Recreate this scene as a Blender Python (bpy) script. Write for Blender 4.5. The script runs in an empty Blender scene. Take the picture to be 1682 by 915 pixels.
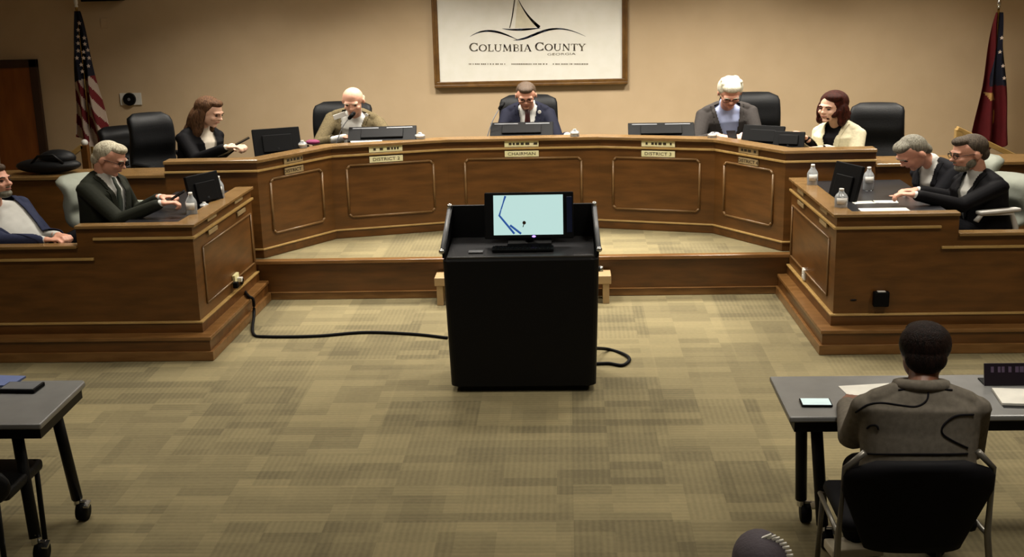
import bpy, bmesh, math, random
from mathutils import Vector, Matrix, Euler, noise
random.seed(7)
sc = bpy.context.scene
COL = sc.collection
R = math.radians
V = Vector

# ------------------------------------------------------------------ camera
FPX = 2000.0
TH, YW, RR = R(14.605), R(-2.847), R(1.456)
CAM = V((0, 0, 2.9))
_c, _s = math.cos(YW), math.sin(YW)
FW = V((_s * math.cos(TH), _c * math.cos(TH), -math.sin(TH)))
R0 = V((_c, -_s, 0)); U0 = R0.cross(FW)
CR = math.cos(RR) * R0 - math.sin(RR) * U0
CU = math.sin(RR) * R0 + math.cos(RR) * U0
cd = bpy.data.cameras.new('camera'); cam = bpy.data.objects.new('camera', cd); COL.objects.link(cam)
cd.sensor_width = 36; cd.lens = FPX / 1682 * 36; cd.clip_start = .1; cd.clip_end = 60
M = Matrix.Identity(4)
for i in range(3):
    M[i][0] = CR[i]; M[i][1] = CU[i]; M[i][2] = -FW[i]; M[i][3] = CAM[i]
cam.matrix_world = M
sc.camera = cam

def ray(px, py): return FW + CR * ((px - 841) / FPX) - CU * ((py - 457.5) / FPX)
def az(px, py, z):
    d = ray(px, py); return CAM + d * ((z - CAM.z) / d.z)
def ay(px, py, y):
    d = ray(px, py); return CAM + d * (y / d.y)

# ------------------------------------------------------------------ world, lights, exposure
w = bpy.data.worlds.new('world'); sc.world = w; w.use_nodes = True
w.node_tree.nodes['Background'].inputs[0].default_value = (1, .93, .82, 1)
w.node_tree.nodes['Background'].inputs[1].default_value = .07
sc.view_settings.view_transform = 'Standard'; sc.view_settings.look = 'None'
sc.view_settings.exposure = 0.0; sc.view_settings.gamma = 1; sc.view_settings.use_curve_mapping = False
CEIL = 3.45
LAMPS = [  # x, y, watts
    (-3.3, 11.9, 44), (-1.55, 12.1, 64), (0.1, 12.1, 64), (1.75, 12.1, 64), (3.5, 11.9, 50),
    (-3.2, 9.6, 30), (-1.0, 9.9, 44), (1.1, 9.9, 44), (3.1, 9.6, 34),
    (-3.3, 7.0, 20), (-1.2, 6.9, 12), (1.2, 6.9, 14), (3.3, 7.0, 26), (-2.2, 4.6, 4), (1.9, 4.6, 20)]  # outer front pair added, last one raised, to brighten desk fronts and jacket

# ------------------------------------------------------------------ materials
def mat(name, col, rough=.6, metal=0, col2=None, scale=8, stretch=(1, 1, 1), bump=0, bscale=60, emit=0, spec=.5, detail=4, trans=0, contrast=(.35, .65)):
    m = bpy.data.materials.new(name); m.use_nodes = True
    nt = m.node_tree; b = nt.nodes['Principled BSDF']
    b.inputs['Base Color'].default_value = (*col, 1); b.inputs['Roughness'].default_value = rough
    b.inputs['Metallic'].default_value = metal; b.inputs['Specular IOR Level'].default_value = spec
    tc = nt.nodes.new('ShaderNodeTexCoord'); mp = nt.nodes.new('ShaderNodeMapping'); mp.inputs['Scale'].default_value = stretch
    nt.links.new(tc.outputs['Object'], mp.inputs[0])
    if col2 is None: col2 = tuple(c * .86 for c in col)
    n = nt.nodes.new('ShaderNodeTexNoise'); n.inputs['Scale'].default_value = scale; n.inputs['Detail'].default_value = detail
    nt.links.new(mp.outputs[0], n.inputs[0])
    r = nt.nodes.new('ShaderNodeValToRGB'); r.color_ramp.elements[0].color = (*col, 1); r.color_ramp.elements[1].color = (*col2, 1)
    r.color_ramp.elements[0].position, r.color_ramp.elements[1].position = contrast
    nt.links.new(n.outputs[0], r.inputs[0]); nt.links.new(r.outputs[0], b.inputs['Base Color'])
    if bump:
        n2 = nt.nodes.new('ShaderNodeTexNoise'); n2.inputs['Scale'].default_value = bscale
        nt.links.new(mp.outputs[0], n2.inputs[0])
        bp = nt.nodes.new('ShaderNodeBump'); bp.inputs['Strength'].default_value = bump; bp.inputs['Distance'].default_value = .01
        nt.links.new(n2.outputs[0], bp.inputs['Height']); nt.links.new(bp.outputs[0], b.inputs['Normal'])
    if emit:
        b.inputs['Emission Color'].default_value = (*col, 1); b.inputs['Emission Strength'].default_value = emit
    if trans: b.inputs['Transmission Weight'].default_value = trans
    return m

def s2l(h):
    h = h.lstrip('#'); o = []
    for i in (0, 2, 4):
        v = int(h[i:i + 2], 16) / 255; o.append(v / 12.92 if v <= .04045 else ((v + .055) / 1.055) ** 2.4)
    return tuple(o)

M_wall = mat('painted_wall', s2l('C0A988'), .85, col2=s2l('BBA483'), scale=3, bump=.05, bscale=200)
M_ceil = mat('ceiling_tile', s2l('C8BEA8'), .9, scale=40)
M_wood = mat('cherry_wood', s2l('643F18'), .38, col2=s2l('4F310F'), scale=5, stretch=(.6, .6, 3.2), bump=.06, bscale=30, detail=8)
M_wood_h = mat('cherry_wood_long_grain', s2l('603B17'), .33, col2=s2l('4B2E0F'), scale=6, stretch=(.5, 3, 3), detail=8)
M_bead = mat('wood_bead_painted_highlight', s2l('B09058'), .3, col2=s2l('A08048'), scale=10, stretch=(.5, 3, 3), spec=.8)  # lighter than the desk wood: highlight from above painted into the bead colour
M_mould = mat('moulding_painted_highlight', s2l('80603A'), .35, col2=s2l('6E5230'))  # fainter highlight on the mouldings, put into their colour
M_cap = mat('varnished_cap_painted_light', s2l('84663E'), .25, col2=s2l('745832'), scale=8, stretch=(.5, 3, 3), spec=.8)  # ledge wood lightened; the overhead light on it is in the colour
M_step = mat('varnished_step_painted_light', s2l('7C5830'), .3, col2=s2l('694722'), scale=8, stretch=(.6, 3, 3))  # desk wood made paler: overhead light on the treads is painted in
M_dkwood = mat('dark_stained_wood', s2l('3A2110'), .4, col2=s2l('2A170A'), scale=6, stretch=(.5, 3, 3))
M_door = mat('door_veneer', s2l('9A5A20'), .45, col2=s2l('84491A'), scale=4, stretch=(3, 3, .5))
M_doorframe = mat('door_frame_wood', s2l('3C2416'), .5)
M_black = mat('black_laminate', s2l('060607'), .5, spec=.2)
M_blackgloss = mat('black_gloss', s2l('101012'), .22)
M_counter_dark = mat('charcoal_laminate_top', s2l('1F1F22'), .28, spec=.7)
M_desk_top = mat('grey_laminate_table_top', s2l('7C7C7A'), .32, spec=.6)
M_leather = mat('black_leather', s2l('0B0C0E'), .55, bump=.15, bscale=90, spec=.35)
M_grayfab = mat('grey_green_upholstery', s2l('8D9184'), .75, bump=.1, bscale=120)
M_plastic = mat('black_plastic', s2l('060607'), .6, spec=.12)
M_greyplastic = mat('grey_plastic', s2l('6D6F72'), .4)
M_white = mat('white_plastic', s2l('D9D6CE'), .5)
M_paper = mat('white_paper', s2l('E4E1D6'), .8)
M_paperb = mat('blue_paper', s2l('5F6E9E'), .7)
M_chrome = mat('chrome', s2l('D0D0D0'), .18, metal=1)
M_brass = mat('brass', s2l('C9A45A'), .25, metal=1)
M_plate = mat('engraved_plate', s2l('E0D8B0'), .35, col2=s2l('D8D4A0'), scale=12)
M_plateb = mat('bronze_plate', s2l('B09A72'), .35, metal=.3)
M_ink = mat('dark_ink', s2l('2C2416'), .6)
M_signwhite = mat('white_sign_panel', s2l('E6E4DA'), .5, col2=s2l('E2E0D4'))
M_frame = mat('picture_frame_wood', s2l('6E4F26'), .35, col2=s2l('5A3E1C'), scale=12)
M_navyink = mat('navy_print', s2l('3A4258'), .6)
M_oliveink = mat('grey_brown_print', s2l('6E6552'), .6)
M_sail = mat('sail_cream_print', s2l('DAD3BA'), .6)
M_bottle = mat('clear_bottle', s2l('C9CED2'), .12, spec=.8, trans=.55)
M_lampm = mat('lamp_diffuser', (1, .93, .82), .5, emit=6)
M_pale = mat('pale_maple', s2l('A88C62'), .5)
M_beige = mat('beige_cardboard', s2l('D0C4A8'), .7)

def carpet_mat():
    m = bpy.data.materials.new('patterned_carpet_tile'); m.use_nodes = True
    nt = m.node_tree; L = nt.links; b = nt.nodes['Principled BSDF']; b.inputs['Roughness'].default_value = .95
    b.inputs['Specular IOR Level'].default_value = .15
    def nd(t, **k):
        n = nt.nodes.new(t)
        for a, v in k.items(): setattr(n, a, v)
        return n
    tc = nd('ShaderNodeTexCoord')
    def snapped(sx, sy, off):
        mp = nd('ShaderNodeMapping'); mp.inputs['Scale'].default_value = (1 / sx, 1 / sy, 1); mp.inputs['Location'].default_value = off
        L.new(tc.outputs['Object'], mp.inputs[0])
        fl = nd('ShaderNodeVectorMath', operation='FLOOR'); L.new(mp.outputs[0], fl.inputs[0])
        wn = nd('ShaderNodeTexWhiteNoise', noise_dimensions='2D'); L.new(fl.outputs[0], wn.inputs[0])
        return wn
    t1 = snapped(.62, .46, (0, 0, 0)); t2 = snapped(.31, .115, (.3, .2, 0)); t3 = snapped(.155, .46, (.1, .4, 0))
    wx = nd('ShaderNodeTexWave', bands_direction='X'); wx.inputs['Scale'].default_value = 9; wx.inputs['Distortion'].default_value = 1.2
    wy = nd('ShaderNodeTexWave', bands_direction='Y'); wy.inputs['Scale'].default_value = 8; wy.inputs['Distortion'].default_value = 1.2
    for q in (wx, wy): L.new(tc.outputs['Object'], q.inputs[0])
    gt = nd('ShaderNodeMath', operation='GREATER_THAN'); gt.inputs[1].default_value = .5; L.new(t1.outputs[0], gt.inputs[0])
    mx = nd('ShaderNodeMix'); mx.data_type = 'FLOAT'; L.new(gt.outputs[0], mx.inputs[0]); L.new(wx.outputs['Fac'], mx.inputs[2]); L.new(wy.outputs['Fac'], mx.inputs[3])
    nz = nd('ShaderNodeTexNoise'); nz.inputs['Scale'].default_value = 34; nz.inputs['Detail'].default_value = 5; L.new(tc.outputs['Object'], nz.inputs[0])
    def lin(parts):
        acc = None
        for s, k in parts:
            mu = nd('ShaderNodeMath', operation='MULTIPLY'); mu.inputs[1].default_value = k; L.new(s, mu.inputs[0])
            if acc is None: acc = mu
            else:
                a = nd('ShaderNodeMath', operation='ADD'); L.new(acc.outputs[0], a.inputs[0]); L.new(mu.outputs[0], a.inputs[1]); acc = a
        return acc
    fac = lin([(t1.outputs[0], .24), (t2.outputs[0], .26), (t3.outputs[0], .10), (mx.outputs[0], .10), (nz.outputs[0], .22)])
    rp = nd('ShaderNodeValToRGB'); e = rp.color_ramp.elements
    e[0].position = .22; e[0].color = (*s2l('655D46'), 1); e[1].position = .85; e[1].color = (*s2l('938764'), 1)
    L.new(fac.outputs[0], rp.inputs[0]); L.new(rp.outputs[0], b.inputs['Base Color'])
    return m
M_carpet = carpet_mat()

# ------------------------------------------------------------------ object helpers
ORG = {}
def thing(name, label, cat, loc=(0, 0, 0), group=None):
    o = bpy.data.objects.new(name, None); COL.objects.link(o); o.location = loc; o.empty_display_size = .1
    ORG[o] = V(loc); tag(o, label, cat, group); return o
def tag(o, label, cat, group=None):
    o['label'] = label; o['category'] = cat
    if group: o['group'] = group
    return o
def struct(o): o['kind'] = 'structure'; return o

class MB:
    def __init__(s): s.b = bmesh.new()
    def box(s, c, size, rot=None, bev=0):
        r = bmesh.ops.create_cube(s.b, size=1)
        T = Matrix.Translation(V(c)) @ (rot.to_4x4() if rot else Matrix.Identity(4)) @ Matrix.Diagonal((*size, 1))
        bmesh.ops.transform(s.b, matrix=T, verts=r['verts'])
        if bev:
            es = list({e for v in r['verts'] for e in v.link_edges})
            bmesh.ops.bevel(s.b, geom=es, offset=bev, segments=2, affect='EDGES', profile=.5)
        return s
    def bx(s, x0, x1, y0, y1, z0, z1, bev=0):
        return s.box(((x0 + x1) / 2, (y0 + y1) / 2, (z0 + z1) / 2), (abs(x1 - x0), abs(y1 - y0), abs(z1 - z0)), bev=bev)
    def cyl(s, p0, p1, r0, r1=None, seg=16):
        p0, p1 = V(p0), V(p1); r1 = r0 if r1 is None else r1; d = p1 - p0
        if d.length < 1e-6: return s
        q = d.to_track_quat('Z', 'Y').to_matrix().to_4x4()
        bmesh.ops.create_cone(s.b, cap_ends=True, segments=seg, radius1=r0, radius2=r1, depth=d.length, matrix=Matrix.Translation((p0 + p1) / 2) @ q)
        return s
    def ell(s, c, r, rot=None, sub=3):
        T = Matrix.Translation(V(c)) @ (rot.to_4x4() if rot else Matrix.Identity(4)) @ Matrix.Diagonal((*r, 1))
        bmesh.ops.create_icosphere(s.b, subdivisions=sub, radius=1, matrix=T); return s
    def cap(s, p0, p1, r0, r1=None, sub=2):
        r1 = r0 if r1 is None else r1
        s.cyl(p0, p1, r0, r1, 14); s.ell(p0, (r0,) * 3, sub=sub); s.ell(p1, (r1,) * 3, sub=sub); return s
    def tube(s, pts, r, seg=8):
        pts = [V(p) for p in pts]
        rings = []
        for i, p in enumerate(pts):
            t = (pts[min(i + 1, len(pts) - 1)] - pts[max(i - 1, 0)]).normalized()
            a = t.cross(V((0, 0, 1)))
            if a.length < .05: a = t.cross(V((1, 0, 0)))
            a.normalize(); b = t.cross(a)
            rings.append([p + (a * math.cos(k * math.tau / seg) + b * math.sin(k * math.tau / seg)) * r for k in range(seg)])
        return s.loft(rings)
    def loft(s, rings, caps=True, closed=True):
        vr = [[s.b.verts.new(p) for p in rg] for rg in rings]; n = len(rings[0])
        for a, b in zip(vr, vr[1:]):
            for k in range(n if closed else n - 1):
                s.b.faces.new((a[k], a[(k + 1) % n], b[(k + 1) % n], b[k]))
        if caps and closed:
            s.b.faces.new(list(reversed(vr[0]))); s.b.faces.new(vr[-1])
        return s
    def prism(s, poly, z0, z1):
        return s.loft([[V((x, y, z0)) for x, y in poly], [V((x, y, z1)) for x, y in poly]])
    def sheet(s, P, th):  # grid of points -> thickened sheet
        nv, nu = len(P), len(P[0])
        vs = [[s.b.verts.new(p) for p in row] for row in P]; fs = []
        for i in range(nv - 1):
            for j in range(nu - 1): fs.append(s.b.faces.new((vs[i][j], vs[i][j + 1], vs[i + 1][j + 1], vs[i + 1][j])))
        if th: bmesh.ops.solidify(s.b, geom=fs, thickness=th)
        return s
    def build(s, name, m, parent=None, smooth=False, bev=0, post=None):
        bmesh.ops.recalc_face_normals(s.b, faces=s.b.faces)
        if post:
            for v in s.b.verts: v.co = post(v.co)
        if parent is not None:
            o0 = ORG[parent]
            for v in s.b.verts: v.co -= o0
        if smooth:
            for f in s.b.faces: f.smooth = True
        me = bpy.data.meshes.new(name); s.b.to_mesh(me); s.b.free()
        o = bpy.data.objects.new(name, me); COL.objects.link(o)
        if m: me.materials.append(m)
        if parent is not None: o.parent = parent; ORG[o] = ORG[parent]
        else: ORG[o] = V((0, 0, 0))
        if bev:
            md = o.modifiers.new('bevel', 'BEVEL'); md.width = bev; md.segments = 2; md.limit_method = 'ANGLE'; md.angle_limit = R(40)
        return o

# ------------------------------------------------------------------ key geometry of the room
XC = -.444
H1, H2 = .189, .361
YD = 10.456           # front edge of the dais
ZM, ZMB = 1.259, 1.13 # council desk ledge, low counter beside it
YW_ = 13.8            # back wall
YS = 8.741            # front edge of the side steps
YB, YBB = 8.883, 10.438
ZT, ZL = 1.043, .895
XL, XR = -6.6, 5.9
OUTL, OUTR = XL + .01, XR - .01

# floor / walls / ceiling
fl = MB().bx(XL, XR, -1.2, YW_, -.1, 0).build('floor', M_carpet); struct(fl)
struct(MB().bx(XL - .15, XR + .15, YW_, YW_ + .15, -.1, CEIL).build('wall_back', M_wall))
struct(MB().bx(XL - .15, XL, -1.2, YW_, -.1, CEIL).build('wall_left', M_wall))
struct(MB().bx(XR, XR + .15, -1.2, YW_, -.1, CEIL).build('wall_right', M_wall))
struct(MB().bx(XL - .15, XR + .15, -1.2, YW_ + .15, CEIL, CEIL + .1).build('ceiling', M_ceil))

# door in the back wall at the far left
dp = ay(62, 97, YW_); dt = dp.z; dx = dp.x
d = MB().bx(dx - 1.45, dx, YW_ - .05, YW_ - .001, H2, dt)
d1 = MB().bx(dx - 1.37, dx - .09, YW_ - .035, YW_ - .002, H2, dt - .09)
door = d1.build('door_1', M_door, bev=.004); struct(door)
fr = MB().bx(dx - .09, dx, YW_ - .06, YW_ - .001, H2, dt).bx(dx - 1.46, dx - 1.37, YW_ - .06, YW_ - .001, H2, dt).bx(dx - 1.46, dx, YW_ - .06, YW_ - .001, dt - .09, dt)
fr.build('door_frame', M_doorframe, door, bev=.004)
d.b.free()

# ceiling lamps (unseen troffers, recessed look; outer front pair added for brightness)
for i, (x, y, wt) in enumerate(LAMPS):
    t = thing('ceiling_light', 'unseen flat square ceiling light panel above the hall', 'ceiling light', (x, y, CEIL), 'ceiling light panels')
    m_ = MB()
    for a, b_, c_, d_ in ((-.32, .32, -.32, -.29), (-.32, .32, .29, .32), (-.32, -.29, -.29, .29), (.29, .32, -.29, .29)):
        m_.bx(x + a, x + b_, y + c_, y + d_, CEIL - .03, CEIL - .001)
    m_.build('frame', M_white, t)
    MB().bx(x - .29, x + .29, y - .29, y + .29, CEIL - .015, CEIL - .002).build('diffuser', M_lampm, t)
    ld = bpy.data.lights.new('lamp_light', 'AREA'); ld.energy = wt; ld.size = .56; ld.color = (1, .935, .83); ld.spread = R(125)
    lo = bpy.data.objects.new('lamp_light', ld); COL.objects.link(lo); lo.parent = t; lo.location = (0, 0, -.04)

# ------------------------------------------------------------------ dais and side platforms
ds = thing('dais_platform', 'raised carpeted dais with a long wooden front riser under the curved council desk', 'platform', (XC, YD, 0))
ds['kind'] = 'structure'
xl1, xr1 = XC - 2.384, XC + 2.384
MB().bx(XL, XR, YD + .06, YW_, .002, H2).build('carpet_top', M_carpet, ds)
MB().bx(xl1 - .1, xr1 + .1, YD + .012, YD + .06, .002, H2 - .03).build('riser', M_wood_h, ds)
MB().bx(xl1 - .1, xr1 + .1, YD - .012, YD + .075, H2 - .03, H2 + .003).build('nosing', M_step, ds, bev=.006)
MB().bx(xl1 - .05, xr1 + .05, YD - .002, YD + .014, .002, .062).bx(xl1 - .05, xr1 + .05, YD - .008, YD + .014, .062, .072).build('base_strip', M_step, ds, bev=.003)

def side_box(sgn, outer, hi_px, lab):
    """sgn -1 left, +1 right. outer: x of the far end"""
    xb, xbb = XC + sgn * 2.41, XC + sgn * 2.357
    xs, xsb = XC + sgn * 2.297, XC + sgn * 2.256
    xh = hi_px
    st = thing('side_platform', lab[0], 'platform', (xb, YS, 0)); st['kind'] = 'structure'
    # inner floor of the enclosure
    MB().prism([(xb + sgn * .10, YB + .08), (outer, YB + .08), (outer, YD + .07), (xbb + sgn * .10, YD + .07)], .003, H2).build('inner_floor', M_carpet, st)
    # L shaped step
    def L(off, z0, z1, back=YD - .015):
        return MB().prism([(xs - sgn * off, YS - off), (outer, YS - off), (outer, YB + .02), (xb, YB + .02), (xbb, back), (xsb - sgn * off, back)], z0, z1)
    L(-.012, .002, H1 - .03).build('step_riser', M_wood_h, st)
    L(0.0, H1 - .03, H1).build('step_tread', M_step, st, bev=.006)
    L(.010, .002, .075).build('step_base_strip', M_step, st, bev=.003)
    # desk
    dk = thing('side_desk', lab[1], 'desk', (xb, YB, H1))
    t = .045
    def wallp(off, z0, z1, x_far, back=YBB, name='panel', m=M_wood, bev=0):
        # L-shaped wall (front + return), offset outwards by off
        o = off
        p = [(x_far, YB - o), (xb - sgn * o, YB - o), (xbb - sgn * o, back), (xbb + sgn * t, back), (xb + sgn * t, YB + t), (x_far, YB + t)]
        return MB().prism(p, z0, z1).build(name, m, dk, bev=bev)
    MB().prism([(outer, YB), (xb, YB), (xbb, YBB), (xbb + sgn * t, YBB), (xb + sgn * t, YB + t), (outer, YB + t)], H1, ZL - .03).build('panel', M_wood, dk)
    MB().prism([(xh, YB), (xb, YB), (xbb, YBB), (xbb + sgn * t, YBB), (xb + sgn * t, YB + t), (xh, YB + t)], ZL - .03, ZT - .025).build('upper_panel', M_wood, dk)
    wallp(.018, H1, H1 + .075, outer, name='baseboard', m=M_wood_h)
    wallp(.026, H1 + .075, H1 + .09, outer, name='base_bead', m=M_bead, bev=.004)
    # caps
    q = .20
    MB().prism([(xh, YB - .03), (xb - sgn * .03, YB - .03), (xbb - sgn * .03, YBB), (xbb + sgn * .13, YBB), (xb + sgn * .13, YB + .08), (xh, YB + .08)], ZT - .025, ZT).build('ledge', M_cap, dk, bev=.006)
    MB().prism([(outer, YB - .03), (xh + sgn * .0, YB - .03), (xh + sgn * .0, YB + .08), (outer, YB + .08)], ZL - .03, ZL - .005).build('low_ledge', M_cap, dk, bev=.006)
    # fascia bead
    zf = .935
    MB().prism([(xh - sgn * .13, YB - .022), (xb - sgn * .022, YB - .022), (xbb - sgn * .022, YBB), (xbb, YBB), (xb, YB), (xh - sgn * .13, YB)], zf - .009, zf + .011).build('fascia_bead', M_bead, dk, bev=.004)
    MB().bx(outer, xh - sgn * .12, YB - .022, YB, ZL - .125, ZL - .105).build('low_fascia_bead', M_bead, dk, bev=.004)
    # inner worktop
    MB().prism([(xb + sgn * .13, YB + .08), (xb + sgn * (.60 if sgn < 0 else .86), YB + .08), (xb + sgn * (.60 if sgn < 0 else .86), YBB - .02), (xbb + sgn * .13, YBB - .02)], ZT - .055, ZT - .03).build('worktop', M_counter_dark, dk, bev=.004)
    MB().bx(xb + sgn * .14, xb + sgn * .18, YB + .1, YBB - .06, H2, ZT - .056).build('modesty_panel', M_dkwood, dk)
    # raised panel mouldings on the return: recessed rectangles
    for (a, b_) in ((.12, .95),):
        m_ = MB()
        z0, z1 = H1 + .18, zf - .12
        def rp(tt, z):
            yy = YB + (YBB - YB) * tt; xx = xb + (xbb - xb) * tt - sgn * .006
            return V((xx, yy, z))
        loop = [rp(a, z0), rp(b_, z0), rp(b_, z1), rp(a, z1)]
        for i in range(4): m_.tube([loop[i], loop[(i + 1) % 4]], .008, 6)
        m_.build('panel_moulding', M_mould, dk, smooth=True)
    return st, dk
xhL = az(120, 372, ZT).x; xhR = az(1583, 352, ZT).x
side_box(-1, OUTL, xhL, ('raised wooden platform with a step under the left side desk', 'left wooden L-shaped side desk with a lower ledge, in front of the two seated men'))
side_box(1, OUTR, xhR, ('raised wooden platform with a step under the right side desk', 'right wooden L-shaped side desk holding water bottles and papers'))

# ------------------------------------------------------------------ curved council desk
dk = thing('council_desk', 'large faceted brown wooden council desk on the dais', 'desk', (XC, 10.6, H2))
X1, Y1, X2, Y2, X3, Y3 = 2.32, 10.577, 1.802, 11.338, .732, 11.647
xeL, xeR = ay(269, 264, Y1).x, ay(1440, 244, Y1).x
PL = [(xeL, Y1), (XC - X1, Y1), (XC - X2, Y2), (XC - X3, Y3), (XC + X3, Y3), (XC + X2, Y2), (XC + X1, Y1), (xeR, Y1)]
def offs(pl, o):   # offset polyline; positive = towards camera
    out = []
    for i, p in enumerate(pl):
        ns = []
        for a, b in ((i - 1, i), (i, i + 1)):
            if a >= 0 and b < len(pl):
                d = V((pl[b][0] - pl[a][0], pl[b][1] - pl[a][1])).normalized(); ns.append(V((d.y, -d.x)))
        n = sum(ns, V((0, 0))).normalized(); k = 1 / max(.3, n.dot(ns[0]))
        out.append((p[0] + n.x * o * k, p[1] + n.y * o * k))
    return out
def band(o_front, o_back, z0, z1, pl=PL):
    a = offs(pl, o_front); b = offs(pl, o_back)
    m_ = MB()
    for i in range(len(pl) - 1):
        m_.prism([a[i], a[i + 1], b[i + 1], b[i]], z0, z1)
    bmesh.ops.remove_doubles(m_.b, verts=m_.b.verts, dist=1e-5)
    # drop the internal walls between segments
    dbl = {}
    for f in m_.b.faces:
        k = tuple(sorted(v.index for v in f.verts)); dbl.setdefault(k, []).append(f)
    m_.b.verts.index_update()
    dbl = {}
    for f in m_.b.faces: dbl.setdefault(tuple(sorted(v.index for v in f.verts)), []).append(f)
    bmesh.ops.delete(m_.b, geom=[f for k in dbl.values() if len(k) > 1 for f in k], context='FACES_ONLY')
    return m_
zr = ay(420, 281, Y1).z
band(0, -.05, H2 + .004, ZM - .03).build('panel', M_wood, dk)
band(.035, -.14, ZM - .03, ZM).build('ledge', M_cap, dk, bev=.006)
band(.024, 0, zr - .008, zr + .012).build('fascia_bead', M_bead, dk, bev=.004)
band(.018, 0, H2 + .004, H2 + .075).build('baseboard', M_wood_h, dk)
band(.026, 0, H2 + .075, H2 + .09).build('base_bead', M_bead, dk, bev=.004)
band(-.142, -.50, 1.065, 1.095).build('worktop', M_counter_dark, dk)
ztop = ay(640, 269, 11.45).z; zbot = ay(640, 353, 11.45).z
print('panel z', zr, ztop, zbot)
for i in range(1, 6):
    a = V(PL[i]); b = V(PL[i + 1]); d = (b - a); Ln = d.length; d.normalize(); n = V((d.y, -d.x))
    ins = .14 if i != 3 else .17
    def pt(s, z): q = a + d * s + n * .006; return V((q.x, q.y, z))
    r_ = .03
    lp = []
    for (sx, sz, qx, qz) in ((ins, zbot, 1, 1), (Ln - ins, zbot, -1, 1), (Ln - ins, ztop, -1, -1), (ins, ztop, 1, -1)):
        lp.append((sx, sz, qx, qz))
    pts = []
    for (sx, sz, qx, qz) in lp:     # notched corners, as a classical panel mould
        if qx == qz: pts += [pt(sx, sz + qz * r_), pt(sx + qx * r_, sz)]
        else: pts += [pt(sx + qx * r_, sz), pt(sx, sz + qz * r_)]
    m_ = MB()
    for k in range(len(pts)): m_.tube([pts[k], pts[(k + 1) % len(pts)]], .011, 6)
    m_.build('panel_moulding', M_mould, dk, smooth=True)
for (x, y) in PL[1:-1]: # corner pilasters
    pass
# plates on the desk front
def txt(name, s, size, m, parent, origin, xdir, up, align='CENTER', thick=.001, sx=1.0):
    cu = bpy.data.curves.new(name, 'FONT'); cu.body = s; cu.size = size; cu.align_x = align; cu.align_y = 'CENTER'; cu.extrude = thick; cu.resolution_u = 3
    o = bpy.data.objects.new(name, cu); COL.objects.link(o)
    dg = bpy.context.evaluated_depsgraph_get(); me = bpy.data.meshes.new_from_object(o.evaluated_get(dg))
    COL.objects.unlink(o); bpy.data.objects.remove(o); bpy.data.curves.remove(cu)
    X = V(xdir).normalized(); U = V(up).normalized(); N = X.cross(U)
    for v in me.vertices:
        v.co = V(origin) + X * v.co.x * sx + U * v.co.y + N * v.co.z - ORG[parent]
    me.materials.clear(); me.materials.append(m)
    ob = bpy.data.objects.new(name, me); COL.objects.link(ob); ob.parent = parent; ORG[ob] = ORG[parent]; return ob
def desk_plate(px0, px1, seg, m, name_words, dist, parent=dk):
    a = V(PL[seg]); b = V(PL[seg + 1]); d = (b - a).normalized(); n = V((d.y, -d.x))
    # where the rays of px0/px1 meet the facet
    def hit(px, py):
        r_ = ray(px, py); k = (a - V((CAM.x, CAM.y))).dot(n) / V((r_.x, r_.y)).dot(n); return CAM + r_ * k
    p0, p1 = hit(px0, 250), hit(px1, 250)
    cx = (p0 + p1) / 2; wd = (p1 - p0).length
    X = V((d.x, d.y, 0)); N = V((n.x, n.y, 0)); rot = Matrix((X, -N, V((0, 0, 1)))).transposed()
    for zc, word, h in ((zr + .046, None, .06), (zr - .052, dist, .058)):
        c = V((cx.x, cx.y, zc)) + N * .008
        p = MB().box(c, (wd, .014, h), rot, bev=.003).build('name_plate', m, parent)
        o = c + N * .0085
        if word: txt('lettering', word, .042, M_ink, p, o, X, (0, 0, 1), thick=.0008, sx=1.25)
        else:
            t_ = MB()
            x_ = -wd * .38
            while x_ < wd * .38:
                wl = random.uniform(.02, .05); t_.box(o + X * (x_ + wl / 2) , (wl * .8, .002, .022), rot); x_ += wl + (.03 if random.random() < .2 else .006)
            t_.build('lettering', M_ink, p)
desk_plate(606, 661, 2, M_plate, 1, 'DISTRICT 2')
desk_plate(829, 885, 3, M_plate, 1, 'CHAIRMAN')
desk_plate(1054, 1109, 4, M_plate, 1, 'DISTRICT 3')
desk_plate(464, 495, 1, M_plateb, 1, 'DISTRICT 1')
desk_plate(1215, 1247, 5, M_plateb, 1, 'DISTRICT 4')

# low counters running from the council desk to both side walls
for sg, x0, x1, zt, lab in ((-1, XL + .02, xeL + .0, ay(200, 288, Y1).z, 'low dark wood counter wall between the council desk and the left door'),
                   (1, xeR, XR - .02, ay(1600, 266, Y1).z, 'low dark wood counter wall between the council desk and the right rail')):
    t = thing('counter_wall', lab, 'counter', ((x0 + x1) / 2, Y1, H2))
    MB().bx(x0, x1, Y1 + .01, Y1 + .06, H2 + .004, zt - .03).build('panel', M_wood, t)
    MB().bx(x0, x1, Y1 - .02, Y1 + .40, zt - .03, zt).build('ledge', M_cap, t, bev=.006)

# ------------------------------------------------------------------ side desk plates on returns
def ret_plate(px, py, w_, h_, sgn, parent):
    xb, xbb = XC + sgn * 2.41, XC + sgn * 2.357
    a = V((xb, YB)); b = V((xbb, YBB)); d = (b - a).normalized(); n = V((d.y, -d.x)) if sgn < 0 else V((-d.y, d.x))
    n = V((n.x, n.y)); 
    if n.x * sgn > 0: n = -n
    r_ = ray(px, py); k = (a - V((0, 0))).dot(n) / V((r_.x, r_.y)).dot(n); c = CAM + r_ * k
    X = V((d.x, d.y, 0)); N = V((n.x, n.y, 0)); rot = Matrix((X, N, V((0, 0, 1)))).transposed()
    return MB().box(c + N * .012, (w_, .012, h_), rot, bev=.002).build('name_plate', M_plateb, parent)
sd = [o for o in bpy.data.objects if o.name.startswith('side_desk')]
sdL = min(sd, key=lambda o: o.location.x); sdR = max(sd, key=lambda o: o.location.x)
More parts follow.
